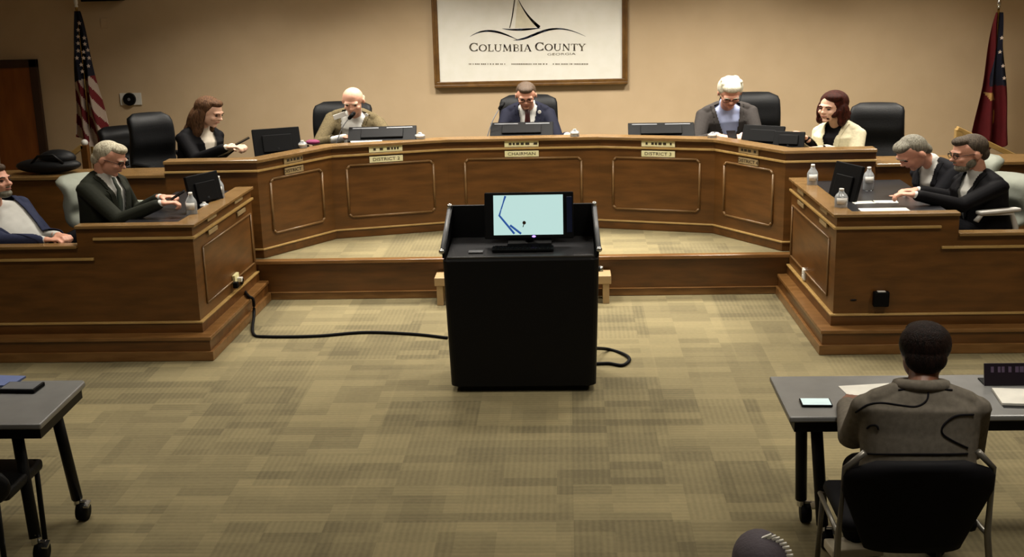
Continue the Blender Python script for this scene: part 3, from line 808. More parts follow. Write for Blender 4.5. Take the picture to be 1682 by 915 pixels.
    if tie:
        t_ = MB(); pts = []
        for k in range(9):
            h_ = -.015 - k * .045
            fd = {0: .075, 1: .09}.get(k, .118 + belly * .3 + (.01 if k > 3 else 0)); wd = (.018 if k == 0 else .015 + .0032 * k)
            pts.append((h_, fd, wd))
        rings = [[T(x_, f_ + dy, h_) for x_, dy in ((-w_, 0), (0, .008), (w_, 0), (0, -.012))] for h_, f_, w_ in pts]
        t_.loft(rings); bb = t_.b; bmesh.ops.recalc_face_normals(bb, faces=bb.faces); finish(bb, 'tie', tie, root)
    if jacket:
        j = MB(); torso(j, .012, hem); armset(j, .016, .030)
        for k_ in (0, 1): j.ell(S[k_], (.066, .064, .062), None, 2)
        for k_ in (0, 1): j.cap(T((-.05, .05)[k_], -.03, -.01), T((-.13, .13)[k_] * wid, -.02, -.065), .045, .055)
        keepf = (lambda p: not inV(p)) if shirt else (lambda p: True)
        bb = fuse(j, 'jacket', jacket, root, .0075, 4)
        lap = None
        if shirt and lapels:
            lap = bb.copy()
        if shirt: bmesh.ops.delete(bb, geom=[f for f in bb.faces if inV(f.calc_center_median())], context='FACES')
        finish(bb, 'jacket', jacket, root)
        if lap:
            def inL(p):
                x, f, h_ = loc(p); e = vw * (h_ + vl) / vl
                return f > 0 and -vl * .95 < h_ < .02 and e < abs(x) < e + .012 + .030 * (1 if h_ < -.10 else .6) * min(1, (h_ + vl) / .15)
            for sd_ in (-1, 1):
                lp_ = lap.copy()
                bmesh.ops.delete(lp_, geom=[f for f in lp_.faces if not (inL(f.calc_center_median()) and loc(f.calc_center_median())[0] * sd_ > 0)], context='FACES')
                for v in lp_.verts: v.co = v.co + v.normal * .004
                if len(lp_.faces):
                    bmesh.ops.solidify(lp_, geom=list(lp_.faces), thickness=.004)
                    finish(lp_, 'lapel', jacket, root)
                else: lp_.free()
            lap.free()
    if legs:
        tr = MB()
        ff = LF
        sh = MB()
        for i, s_ in enumerate((-1, 1)):
            hp = pelvis + LR * s_ * hipw + V((0, 0, -.02)); kn = hp + ff * .42 + LR * s_ * knee_side * .5; kn.z = z0 + seat + .02
            ft = kn + ff * .04; ft.z = z0 + .09
            tr.cap(hp, kn, .092, .072).cap(kn, ft + V((0, 0, .02)), .068, .055)
            sh.cap(ft + V((0, 0, -.048)) - ff * .03, ft + ff * .17 + V((0, 0, -.055)), .042, .034)
        tr.ell(pelvis, (.17, .13, .10), TM, 3)
        bb = fuse(tr, 'trousers', trousers or jacket, root, .010, 4); finish(bb, 'trousers', trousers or M_suit, root)
        bb = fuse(sh, 'shoes', M_leather, root, .008, 3); finish(bb, 'shoes', M_leather, root)
    return root, T, Hh

M_eye = mat('eye', s2l('241A16'), .3); M_brow = mat('brow_hair', s2l('5A4636'), .8); M_lip = mat('lips', s2l('9A5A50'), .5)
def skinm(n, h): return mat(n, s2l(h), .5, col2=tuple(c * .9 for c in s2l(h)), scale=20)
SK1 = skinm('skin_pink', 'E0AA90'); SK2 = skinm('skin_ruddy', 'DDA288'); SK3 = skinm('skin_fair', 'E2B498'); SK4 = skinm('skin_tan', 'C79374'); SK5 = skinm('skin_brown', '7A4E38')
def hairmat(n, h, h2): return mat(n, s2l(h), .55, col2=s2l(h2), scale=30, stretch=(3, 3, .6), bump=.6, bscale=90)
HW = hairmat('white_hair', 'E6E2CE', 'C8C2AA'); HG = hairmat('grey_hair', 'C9C2AA', '8F866E'); HG2 = hairmat('dark_grey_hair', '8A8676', '5F5A4C'); HB = hairmat('brown_hair', '54402C', '3A2A1C')
HLB = hairmat('long_brown_hair', '6A4C34', '3E2A1C'); HR = hairmat('auburn_hair', '441A10', '240E08'); HD = hairmat('dark_brown_hair', '21130E', '0E0806'); HDG = hairmat('brown_grey_hair', '5A5044', '3C342C')
M_suit = mat('charcoal_suit', s2l('18181C'), .8, scale=60); M_navy = mat('navy_suit', s2l('191B2A'), .75, scale=60); M_navy2 = mat('blue_grey_suit', s2l('333850'), .75, scale=60)
M_olive = mat('olive_tweed_jacket', s2l('6A5E44'), .85, col2=s2l('584E38'), scale=80); M_grey = mat('grey_suit', s2l('3C3836'), .8, scale=60); M_dgreen = mat('dark_grey_green_suit', s2l('262820'), .8, scale=60)
M_blackj = mat('black_jacket', s2l('0C0B0E'), .75, scale=60); M_cream = mat('cream_jacket', s2l('D8CFAE'), .8, scale=50); M_shirt = mat('white_shirt', s2l('DAD9D2'), .75); M_shirtb = mat('pale_blue_shirt', s2l('A8B2D6'), .75)
M_top = mat('white_blouse', s2l('E0D6C4'), .75); M_black2 = mat('black_blouse', s2l('121014'), .75); M_tied = mat('dark_red_tie', s2l('3A1210'), .5); M_tieg = mat('grey_green_tie', s2l('4A5248'), .5)
M_fleece = mat('grey_brown_jacket', s2l('6E675C'), .85, col2=s2l('625C52'), scale=40)

for _m in (M_suit, M_navy, M_navy2, M_olive, M_grey, M_dgreen, M_blackj, M_black2, M_fleece, HD, HDG, HR, HLB, M_leather):
    _m.node_tree.nodes['Principled BSDF'].inputs['Specular IOR Level'].default_value = .14 if _m is not M_leather else .25
def seatpel(px, y, z0=H2): q = ay(px, 300, y); return V((q.x / SX, y, z0 + .52))
Z = V((0, 0, 1))
# 5: centre
ps = []
def P(*a, **k): r_ = person(*a, **k); ps.append(r_); return r_
P('man in a navy suit and dark red tie, looking down at the council desk', N(864, 157, 12.24), 0, R(30), 0, N(867, 173, 12.40) , 0, seatpel(868, 12.62),
  ((N(820, 236, 12.24), N(846, 228, 12.00), V((.3, -1, 0))), (N(918, 236, 12.20), N(932, 222, 11.95), V((.1, -1, -.1)))), SK2, M_navy, M_shirt, M_tied, 'short', HB, M_plastic, vl=.50)
# 4: bald man
P('bald man in an olive jacket and white shirt, looking down behind the council desk', N(580, 166, 12.02), R(-4), R(28), 0, N(582, 184, 12.22), R(-6), seatpel(584, 12.45),
  ((N(524, 236, 12.05), N(566, 225, 11.80), V((.8, -.8, 0))), (N(644, 234, 12.02), N(636, 222, 11.84), V((-.2, -1, 0)))), SK1, M_olive, M_shirt, None, 'fringe', HG, None, hs=1.06, wid=1.14, vw=.10, vl=.52)
# 6: white haired man
P('white-haired man in a grey suit and pale blue shirt, looking down at a phone', N(1199, 153, 12.00), R(2), R(40), 0, N(1194, 172, 12.20), R(2), seatpel(1194, 12.42),
  ((N(1146, 234, 12.05), N(1178, 222, 11.80), V((.5, -1, 0))), (N(1246, 234, 12.05), N(1220, 222, 11.80), V((-.5, -1, 0)))), SK2, M_grey, M_shirtb, None, 'full', HW, M_plastic, hs=1.10, wid=1.14, vw=.10, vl=.52)
# 3: woman long hair facing right
P('woman with long brown hair in a black jacket and white top, holding a phone', N(344, 185, 11.75), R(68), R(22), 0, N(332, 210, 11.80), R(52), seatpel(322, 11.85),
  ((N(322, 262, 11.56), N(372, 242, 11.42), V((1, -.1, .05))), (N(352, 262, 11.9), N(382, 240, 11.62), V((1, -.5, .1)))), SK3, M_blackj, M_top, None, 'long', HLB, None, hs=1.08, vw=.085, vl=.42, lapels=False, wid=1.02, ear=False, lyaw=R(60), hands=(.8, .8))
# 7: woman cream jacket facing left
P('woman with wavy auburn hair in a cream jacket, facing left at the council desk', N(1366, 177, 11.55), R(-42), R(6), R(4), N(1375, 203, 11.62), R(-42), seatpel(1382, 11.68),
  ((N(1342, 258, 11.66), N(1324, 228, 11.42), V((-.6, -.2, .7))), (N(1404, 262, 11.36), N(1352, 243, 11.24), V((-1, -.1, 0)))), SK3, M_cream, M_black2, None, 'bob', HR, None, hs=1.08, vw=.075, vl=.36, lapels=True, wid=1.02, ear=False, collar=False, lyaw=R(-70), hands=(.9, .6))
# 2: grey-haired man left box facing right
P('grey-haired man in a dark suit looking down at his phone, left side desk', N(180, 261, 9.55), R(80), R(26), 0, N(170, 286, 9.58), R(70), N(170, 395, 9.62) * 1.0,
  ((N(196, 362, 9.28), N(264, 334, 9.25), V((1, .1, .05))), (N(222, 350, 9.85), N(264, 324, 9.62), V((1, -.25, .1)))), SK2, M_dgreen, M_shirt, M_tieg, 'crew', HG, M_plastic, hs=1.06, vw=.085, vl=.40, lyaw=R(90), hands=(.9, .9), wid=1.05)
# 1: leftmost reclining man
P('bearded man in a blue-grey suit leaning back at the far left with hands clasped', N(-10, 298, 9.28), R(70), R(-4), 0, N(-14, 334, 9.34), R(52), N(52, 430, 9.42),
  ((N(6, 396, 9.06), N(72, 394, 9.00), V((1, .05, 0))), (N(70, 385, 9.5), N(94, 386, 9.10), V((.8, -.6, 0)))), SK2, M_navy2, M_shirt, None, 'short', HB, None, beard=HG2, hs=1.1, wid=1.12, belly=.06, vw=.15, vl=.66, hands=(.9, .9), lyaw=R(90))
# 8: man leaning, facing left
P('grey-haired man in a dark suit leaning forward beside the man in black', N(1500, 251, 10.0), R(-72), R(44), R(6), N(1530, 268, 10.05), R(-60), N(1580, 372, 10.10),
  ((N(1535, 330, 10.2), N(1482, 316, 10.05), V((-1, -.2, .1))), (N(1530, 335, 9.85), N(1482, 324, 9.70), V((-1, -.1, .05)))), SK2, M_suit, M_shirt, None, 'crew', HG2, None, hs=1.1, vw=.08, lyaw=R(-90), hands=(.8, .8), wid=1.05)
# 9: man dark suit facing left
P('man in a black suit and glasses reaching forward at the right side desk', N(1592, 252, 9.55), R(-78), R(12), 0, N(1604, 284, 9.58), R(-66), N(1622, 388, 9.62),
  ((N(1568, 325, 9.80), N(1508, 312, 9.75), V((-1, -.1, .0))), (N(1578, 338, 9.32), N(1504, 320, 9.28), V((-1, .1, .1)))), SK2, M_blackj, M_shirt, None, 'short', HDG, M_plastic, beard=HG2, hs=1.1, vw=.07, lyaw=R(-90), wid=1.1, hands=(.7, .7))

# ------------------------------------------------------------------ foreground woman and her table
TT = .74
fg = P('woman with short dark hair, seen from behind in a grey-brown jacket', N(1518, 582, 5.36), R(172), R(12), 0, N(1512, 634, 5.25), R(176), N(1508, 800, 5.14),
  ((N(1592, 738, 5.32), N(1560, 705, 5.62), V((-.1, 1, 0))), (N(1402, 718, 5.34), N(1392, 662, 5.70), V((.5, 1, .05)))), SK5, M_fleece, None, None, 'short', HD, None, hs=1.16, z0=0, wid=1.14, seat=.46, trousers=M_blackj, vox=.005, hem=-.04, ear=False)

chairs = [  # px of the back's middle, py of its top, y, yaw, label, width
 (868, 155, 12.78, 0, 'black leather office chair behind the man in navy at the middle', .52),
 (566, 166, 12.62, R(-6), 'black leather office chair behind the bald man in olive', .54),
 (1228, 151, 12.62, R(4), 'black leather office chair behind the white-haired man', .54),
 (1443, 168, 11.9, R(-14), 'empty black leather office chair between the cream-jacketed woman and the right counter', .44),
 (236, 185, 11.75, R(42), 'empty black leather office chair left of the long-haired woman', .40),
 (188, 207, 12.4, R(50), 'black leather office chair half hidden behind the other one near the left flag', .46),
]
def chair_at(px, py, y, yaw, lab, m, bw, seat=.47, recl=.10, m2=None, arms=True):
    ob = rotm(yaw) @ V((0, .22 + recl, 0)); top = ay(px, py, y + ob.y)
    return office_chair(top.x - ob.x * SX, y, yaw, lab, m, seat=seat, back_h=top.z - H2 - seat - .05, bw=bw, recl=recl, m2=m2, arms=arms)
for px, py, y, yaw, lab, bw in chairs: chair_at(px, py, y, yaw, lab, M_leather, bw)
chair_at(112, 287, 9.72, R(72), 'light grey upholstered chair behind the grey-haired man on the left', M_grayfab, .46, .42, .16, M_grayfab)
chair_at(1674, 285, 9.62, R(-66), 'light grey upholstered chair at the far right behind the man in black', M_grayfab, .48, .36, .10, M_white)
chair_at(1630, 254, 10.15, R(-70), 'light grey upholstered chair behind the leaning man', M_grayfab, .42, .44, .10, M_white, arms=False)
chair_at(-40, 330, 9.42, R(60), 'black office chair under the bearded man at the far left', M_leather, .50, .40, .20, arms=False)

# ------------------------------------------------------------------ monitors
def monitor(c, w_, h_, yaw, tilt, lab, stand=True, zbase=None, strip=True, cat='monitor', m=M_plastic):
    """c: room-space centre of the panel; yaw 0 shows its back to the camera"""
    c = V(c); t = thing('monitor', lab, cat, (c.x, c.y, zbase if zbase is not None else c.z - h_ / 2))
    rot = Matrix.Rotation(yaw, 3, 'Z') @ Matrix.Rotation(tilt, 3, 'X')
    MB().box(c, (w_, .03, h_), rot, bev=.006).build('housing', m, t)
    MB().box(c + rot @ V((0, -.024, -h_ * .05)), (w_ * .62, .02, h_ * .6), rot, bev=.006).build('back_cover', m, t)
    MB().box(c + rot @ V((0, .017, .004)), (w_ * .93, .004, h_ * .86), rot).build('screen', M_blackgloss, t)
    if strip: MB().box(c + rot @ V((-w_ * .25, -.017, h_ * .36)), (w_ * .38, .004, h_ * .06), rot).box(c + rot @ V((w_ * .25, -.017, h_ * .36)), (w_ * .38, .004, h_ * .06), rot).build('vent_strip', M_greyplastic, t)
    if zbase is not None:
        q = c + rot @ V((0, -.02, -h_ * .2)); b = V((q.x, q.y + .01, zbase))
        MB().cyl(q, b + V((0, 0, .01)), .02, .025, 12).build('neck', m, t, smooth=True)
        MB().cyl(b, b + V((0, 0, .012)), .11, .10, 28).build('base', m, t)
    return t
WT = 1.096
monitor(ay(857, 214, 11.95), .62, .24, 0, R(-62), 'flat black monitor lying low in front of the man in navy', zbase=WT)
monitor(ay(628, 221, 11.72), .66, .24, R(4), R(-62), 'flat black monitor in front of the bald man', zbase=WT)
monitor(ay(1086, 215, 11.85), .64, .24, R(-2), R(-62), 'flat black monitor at the empty place left of the white-haired man', zbase=WT)
monitor(ay(455, 234, 11.15), .44, .27, R(24), R(-22), 'black monitor right of the long-haired woman', zbase=WT, strip=False)
monitor(ay(1253, 223, 11.40), .40, .20, R(-28), R(-30), 'black monitor right of the white-haired man', zbase=WT, strip=False)
monitor(ay(1296, 230, 11.15), .28, .16, R(-20), R(-30), 'small black monitor in front of the cream-jacketed woman', zbase=WT, strip=False)
ZW = ZT - .03
monitor(ay(335, 312, 9.75), .36, .27, R(62), R(-12), 'black monitor on the left side desk', zbase=ZW, strip=False)
monitor(ay(1388, 308, 9.60), .34, .38, R(-66), R(-14), 'tall black monitor on the right side desk', zbase=ZW, strip=False)

# gooseneck microphones
def mic(base, tip, lab, m=M_plastic):
    t = thing('microphone', lab, 'microphone', base); a, b = V(base), V(tip)
    MB().cyl(a, a + V((0, 0, .03)), .045, .035, 20).build('base', m, t, bev=.004)
    pts = [a + (b - a) * k / 10 + V((0, 0, .06 * math.sin(math.pi * k / 10))) for k in range(11)]
    MB().tube([a + V((0, 0, .03))] + pts[1:], .005, 6).build('gooseneck', M_greyplastic, t, smooth=True)
    d = (pts[-1] - pts[-2]).normalized(); MB().cap(b, b + d * .06, .018, .021).build('head', m, t, smooth=True)
def on(px, py, z): return az(px, py, z)
mic(ay(793, 224, 11.85).xy.to_3d() + V((0, 0, ZM * 0 + WT)), ay(821, 178, 12.0), 'black gooseneck microphone beside the man in navy')
mic(ay(545, 226, 11.75).xy.to_3d() + V((0, 0, WT)), ay(574, 194, 11.78), 'black gooseneck microphone in front of the bald man')
# ------------------------------------------------------------------ small things
def phone(c, rot, lab, w_=.09, h_=.15, m=M_plastic, scr=M_blackgloss):
    t = thing('phone', lab, 'phone', c)
    MB().box(c, (w_, h_, .010), rot, bev=.003).build('case', m, t)
    MB().box(V(c) + rot @ V((0, 0, .0056)), (w_ * .9, h_ * .92, .001), rot).build('screen', scr, t); return t
M_scr = mat('lit_phone_screen', s2l('C8DCDC'), .2, emit=.55)
phone(ay(398, 232, 11.50), Matrix.Rotation(R(-70), 3, 'Z') @ Matrix.Rotation(R(25), 3, 'X'), 'black phone held by the long-haired woman')
phone(ay(290, 322, 9.42), Matrix.Rotation(R(-75), 3, 'Z') @ Matrix.Rotation(R(30), 3, 'X'), 'black phone held by the grey-haired man on the left')
phone(ay(1202, 221, 11.75), Matrix.Rotation(0, 3, 'Z') @ Matrix.Rotation(R(20), 3, 'X'), 'dark phone held by the white-haired man')
def white_badge(px, py, y, lab):
    q = ay(px, py, y); o = MB().cyl(q, q + V((0, -.006, 0)), .018, .016, 16).build('lapel_pin', M_white); tag(o, lab, 'pin'); return o
white_badge(602, 189, 11.985, 'round white pin on the olive jacket lapel')
white_badge(886, 184, 12.20, 'round white pin on the navy jacket lapel')
# phone-like tag by bald man's collar
q = ay(558, 190, 12.0); tag(MB().box(q, (.13, .015, .05), Matrix.Rotation(R(-18), 3, 'Y'), bev=.005).build('badge_card', M_white), 'white card held near the collar of the bald man', 'card')

def bottle(px, py, z, lab, h=.20, r=.036):
    """px,py: base centre"""
    b = az(px, py, z); t = thing('water_bottle', lab, 'bottle', b)
    prof = [(0, .9), (.05, 1), (.3, .96), (.35, 1), (.62, .98), (.72, .8), (.84, .42), (.9, .4)]
    rings = [[b + V((r * q_ * SX * math.cos(k * math.tau / 18), r * q_ * math.sin(k * math.tau / 18), h * v)) for k in range(18)] for v, q_ in prof]
    MB().loft(rings).build('bottle_body', M_bottle, t, smooth=True)
    MB().cyl(b + V((0, 0, h * .90)), b + V((0, 0, h)), r * .45).build('cap', M_white, t, smooth=True)
    MB().cyl(b + V((0, 0, h * .34)), b + V((0, 0, h * .6)), r * 1.06 * 1.1).build('wrap', M_white, t, smooth=True)
bottle(316, 357, ZW, 'water bottle on the left side desk nearest the corner')
bottle(361, 330, ZW, 'water bottle on the left side desk right of the black monitor', .21)
bottle(1334, 309, ZW, 'water bottle on the right side desk left of the tall black monitor')
bottle(1381, 346, ZW, 'water bottle on the front corner of the right side desk', .17, .04)
bottle(1426, 312, ZW, 'water bottle on the right side desk behind the outstretched hands', .19)
bottle(944, 224, ZM, 'small white cup-shaped bottle on the ledge right of the man in navy', .07, .035)
bottle(690, 228, ZM, 'small clear bottle on the ledge right of the bald man', .06, .04)
bottle(336, 342, ZW, 'small white bottle between the monitor and the ledge of the left side desk', .05, .03)
bottle(497, 243, ZM, 'small white bottle on the ledge between two monitors', .07, .035)
bottle(1170, 226, ZM, 'small white bottle on the ledge left of the white-haired man', .05, .035)
M_mag = mat('magenta_fabric', s2l('7A1C4E'), .7)
q = az(512, 238, ZM); tag(MB().ell(q + V((0, .05, .02)), (.07, .05, .025)).build('pouch', M_mag, smooth=True), 'small magenta pouch on the ledge left of the bald man', 'pouch')
def sheet(c, w_, h_, ang, lab, m=M_paper, th=.004, cat='paper', name='paper_sheet'):
    return tag(MB().box(V(c) + V((0, 0, th / 2)), (w_, h_, th), Matrix.Rotation(ang, 3, 'Z'), bev=.001).build(name, m), lab, cat)
sheet(az(1452, 345, ZW), .36, .12, 0, 'white papers on the right side desk along the front ledge')
sheet(az(1418, 333, ZW), .16, .10, R(5), 'white paper in front of the tall monitor on the right side desk')
sheet(az(1455, 332, ZW), .18, .10, R(-5), 'white paper under the hands of the man in black')
sheet(az(600, 233, ZM) + V((0, .05, 0)), .0 + .30, .12, R(12), 'white papers on the ledge in front of the bald man')
q = az(640, 210, 1.3)
# black bag on the low left counter
zc = ay(200, 288, Y1).z
b0 = ay(78, 285, Y1 + .2)
t = thing('bag', 'soft black bag lying on the low counter at the left', 'bag', (b0.x, b0.y, zc))
mm = MB(); mm.ell((b0.x + .02, Y1 + .2, zc + .07), (.30, .15, .07)).ell((b0.x + .10, Y1 + .22, zc + .13), (.17, .12, .08)); bb = mm.build('bag_body', M_leather, t, smooth=True)
MB().tube([(b0.x - .1, Y1 + .1, zc + .1), (b0.x - .02, Y1 + .08, zc + .17), (b0.x + .12, Y1 + .08, zc + .18), (b0.x + .2, Y1 + .1, zc + .1)], .012, 8).build('strap', M_black, t, smooth=True)

# ------------------------------------------------------------------ lectern
py_ = 7.98
A = az(745, 645, 0); B = az(976, 645, 0); yL = (A.y + B.y) / 2; lx = (A.x + B.x) / 2; wB = (B.x - A.x) + .03
zf_ = ay(855, 424, yL).z; wtp = ay(984, 424, yL).x - ay(726, 424, yL).x
lc = thing('lectern', 'large black presentation lectern standing in the middle of the carpet', 'lectern', (lx, yL + .3, 0))
D = .55
def lring(z, w_, y0, y1, r=.05):
    pts = []
    for (cx, cy, a0) in ((w_ / 2 - r, y0 + r, -90), (w_ / 2 - r, y1 - r, 0), (-w_ / 2 + r, y1 - r, 90), (-w_ / 2 + r, y0 + r, 180)):
        for k in range(5): a = R(a0 + k * 22.5); pts.append(V((lx + cx + r * math.cos(a), cy + r * math.sin(a), z)))
    return pts
MB().loft([lring(.03, wB - .07, yL + .03, yL + D), lring(.05, wB, yL, yL + D), lring(zf_ * .5, (wB + wtp) / 2, yL - .005, yL + D), lring(zf_ - .02, wtp, yL, yL + D), lring(zf_, wtp - .02, yL + .01, yL + D)]).build('cabinet', M_black, lc)
MB().bx(lx - wB / 2 + .06, lx + wB / 2 - .06, yL + .04, yL + D - .03, .0, .035).build('plinth', M_plastic, lc)
xw = ay(980, 343, yL + .45).x - ay(743, 343, yL + .45).x
zr_ = (ay(978, 336, yL + .45).z + ay(745, 336, yL + .45).z) / 2
MB().loft([[V((lx - wtp / 2 + .03, yL + .005, zf_)), V((lx + wtp / 2 - .03, yL + .005, zf_)), V((lx + wtp / 2 - .03, yL + .5, zf_)), V((lx - wtp / 2 + .03, yL + .5, zf_))],
           [V((lx - wtp / 2 + .03, yL + .005, zf_ + .012)), V((lx + wtp / 2 - .03, yL + .005, zf_ + .012)), V((lx + wtp / 2 - .03, yL + .5, zf_ + .05)), V((lx - wtp / 2 + .03, yL + .5, zf_ + .05))]]).build('work_surface', mat('satin_grey_black_top', s2l('3C3C3E'), .24, spec=.8), lc, bev=.004)
for s_ in (-1, 1):
    xo, xo2 = lx + s_ * wtp / 2, lx + s_ * xw / 2
    mm = MB()
    prof = [(yL + .02, zf_ + .0), (yL + .02, zf_ + .05), (yL + .43, zr_), (yL + .47, zr_), (yL + .47, zf_ + .0)]
    mm.loft([[V((xo - s_ * .0 + (xo2 - xo) * (0 if k < 2 or k == 4 else 1), y_, z_)) for k, (y_, z_) in enumerate(prof)], [V((xo - s_ * .02 + (xo2 - xo) * (0 if k < 2 or k == 4 else 1), y_, z_)) for k, (y_, z_) in enumerate(prof)]])
    mm.build('side_wing', M_black, lc)
    a = V((xo, yL + .0, zf_ + .045)); b = V((xo2, yL + .44, zr_ - .01))
    MB().cyl(a, b, .016).build('edge_tube', M_greyplastic, lc, smooth=True)
    for q in (a, b): MB().ell(q + V((0, -.01, .01)), (.02, .02, .02)).build('chrome_cap', M_chrome, lc, smooth=True)
MB().bx(lx - xw / 2, lx + xw / 2, yL + .45, yL + .475, zf_, zr_).build('rear_wall', M_black, lc, bev=.004)
q0 = ay(990, 455, yL + .1)
MB().cyl((lx + wtp / 2 - .01, yL + .15, zf_ - .12), (lx + wtp / 2 + .03, yL + .15, zf_ - .12), .02).build('knob', M_chrome, lc, smooth=True)
# touch monitor on it
ym = yL + .26
c0 = ay(869, 354, ym); mw = ay(943, 350, ym).x - ay(797, 350, ym).x; mh = ay(870, 317, ym).z - ay(870, 392, ym).z
tm = thing('monitor', 'wide black touch monitor with a lit pale screen on the lectern', 'monitor', (c0.x, ym, zf_ + .04))
rot = Matrix.Rotation(R(-12), 3, 'X')
MB().box(c0, (mw, .035, mh), rot, bev=.008).build('housing', M_plastic, tm)
sw = ay(926, 350, ym).x - ay(812, 350, ym).x; shh = (ay(870, 321, ym).z - ay(870, 385, ym).z)
def scrm():
    m = bpy.data.materials.new('lit_screen'); m.use_nodes = True; nt = m.node_tree; b = nt.nodes['Principled BSDF']
    b.inputs['Base Color'].default_value = (.02, .02, .02, 1); b.inputs['Roughness'].default_value = .3
    b.inputs['Emission Color'].default_value = (*s2l('C4E6E0'), 1); b.inputs['Emission Strength'].default_value = .92; return m
scr = MB().box(c0 + rot @ V((-.005, -.0185, .004)), (sw, .003, shh), rot).build('screen', scrm(), tm)
M_blue = mat('screen_blue', s2l('1C4C9A'), .4, emit=.6); M_dkb = mat('screen_dark_blue', s2l('0A1A4A'), .4, emit=.5)
def sc2(px, py): q = ay(px, py, ym - .03); d = c0 + rot @ V((-.005, -.0215, .004)); n = rot @ V((0, -1, 0)); r_ = ray(px, py); return CAM + r_ * ((d - CAM).dot(n) / r_.dot(n))
for nm, pl_, m_2 in (('blue_line', [(830, 322), (820, 354), (845, 384)], M_blue), ('blue_line', [(838, 370), (856, 384)], M_blue)):
    mm = MB(); mm.tube([sc2(*p) for p in pl_], .0075, 6); mm.build(nm, m_2, scr)
MB().ell(sc2(861, 366), (.012, .002, .013)).tube([sc2(861, 366), sc2(859, 373)], .003, 5).build('cursor_mark', M_dkwood, scr, smooth=True)
MB().ell(sc2(877, 388) + V((0, -.006, 0)), (.013, .004, .007)).build('power_light', mat('purple_led', s2l('9A7AFF'), .4, emit=3), tm, smooth=True)
MB().bx(c0.x + sw / 2 + .02, c0.x + mw / 2 - .01, ym - .045, ym - .03, c0.z - mh * .35, c0.z + mh * .42).build('side_bar', mat('blue_black_bar', s2l('121C3A'), .25), tm)
MB().cyl((c0.x, ym + .03, zf_ + .03), (c0.x, ym + .03, c0.z), .03).bx(c0.x - .15, c0.x + .15, ym - .1, ym + .12, zf_ + .035, zf_ + .05).build('stand', M_plastic, tm)
# keyboard tray & little items on lectern
q = ay(820, 400, yL + .12)
t = thing('keyboard', 'thin black keyboard in front of the lectern monitor', 'keyboard', (q.x + .13, yL + .13, zf_ + .03))
MB().box((q.x + .16, yL + .13, zf_ + .034), (.42, .11, .018), bev=.004).build('tray', M_plastic, t)
mm = MB()
for i in range(14):
    for j in range(4): mm.box((q.x - .02 + i * .028, yL + .095 + j * .023, zf_ + .045), (.022, .018, .006))
mm.build('keys', M_blackgloss, t)
tag(MB().box((q.x - .16, yL + .10, zf_ + .026), (.10, .06, .008), bev=.002).build('remote_control', M_greyplastic), 'small grey remote at the left of the lectern top', 'remote')

# pale table behind the lectern
yt = YD - 1.15
qa = ay(713, 456, 10.2); qb = ay(1004, 452, 10.2)
t = thing('low_table', 'low pale maple table mostly hidden behind the black lectern', 'table', ((qa.x + qb.x) / 2, 10.3, 0))
MB().bx(qa.x, qb.x, 10.2, 10.42, qa.z - .08, qa.z - .005, bev=.006).build('table_top', M_pale, t)
for x_ in (qa.x + .045, qb.x - .045):
    for y_ in (10.23, 10.39): MB().bx(x_ - .028, x_ + .028, y_ - .025, y_ + .025, 0, qa.z - .08, bev=.004).build('leg', M_pale, t)

# cables
def cable(pts, r, lab, m=M_plastic):
    # smooth by Catmull-Rom
    P_ = [V(p) for p in pts]; out = []
    for i in range(len(P_) - 1):
        p0, p1, p2, p3 = P_[max(i - 1, 0)], P_[i], P_[i + 1], P_[min(i + 2, len(P_) - 1)]
        for k in range(8):
            t_ = k / 8; out.append(.5 * ((2 * p1) + (p2 - p0) * t_ + (2 * p0 - 5 * p1 + 4 * p2 - p3) * t_ ** 2 + (-p0 + 3 * p1 - 3 * p2 + p3) * t_ ** 3))
    out.append(P_[-1]); o = MB().tube(out, r, 8).build('power_cable', m, smooth=True); return tag(o, lab, 'cable')
CE = az(410, 486, H1 + .018); CE.x = XC - 2.29
ox = lambda px, py, n=.0: None
def onret(px, py, sgn, off=.015):
    xb, xbb = XC + sgn * 2.41, XC + sgn * 2.357; a = V((xb, YB)); d = V((xbb - xb, YBB - YB)).normalized(); n = V((-d.y, d.x)) * sgn; n = n if n.x * sgn < 0 else -n
    r_ = ray(px, py); k = a.dot(n) / V((r_.x, r_.y)).dot(n); c = CAM + r_ * k; return c + V((n.x, n.y, 0)) * off
o1 = onret(385, 458, -1, .0)
t = thing('power_outlet', 'cream outlet box with plugs on the inner side of the left side desk', 'outlet', o1)
MB().box(o1 + V((.012, 0, 0)), (.024, .13, .085), bev=.003).build('plate', mat('cream_plastic', s2l('E8E0A8'), .5), t)
MB().box(o1 + V((.04, .02, -.01)), (.045, .05, .035), bev=.005).build('plug', M_white, t)
MB().box(o1 + V((.035, -.09, -.03)), (.04, .05, .05), bev=.006).build('adapter', M_plastic, t)
o2 = onret(1322, 450, 1, .0)
t = thing('power_outlet', 'white outlet plate on the inner side of the right side desk', 'outlet', o2)
MB().box(o2 + V((-.008, 0, 0)), (.016, .09, .09), bev=.003).build('plate', M_white, t)
MB().box(o2 + V((-.018, 0, .02)), (.008, .03, .03)).box(o2 + V((-.018, 0, -.02)), (.008, .03, .03)).build('sockets', M_paper, t)
cable([o1 + V((.06, .02, -.01)), az(399, 472, H1 + .02), CE, CE + V((.045, -.02, -.03)), CE + V((.05, -.05, -.15)), az(416, 548, .012), az(440, 553, .012), az(520, 552, .012), az(600, 546, .012), az(680, 549, .012), az(735, 555, .012)], .013, 'long black power cable running from the left outlet across the carpet to the lectern')
cable([az(975, 572, .10), az(1000, 574, .012), az(1025, 582, .012), az(1034, 591, .012), az(1022, 600, .012), az(1000, 597, .012), az(972, 598, .012)], .013, 'loop of black cable on the carpet right of the lectern')
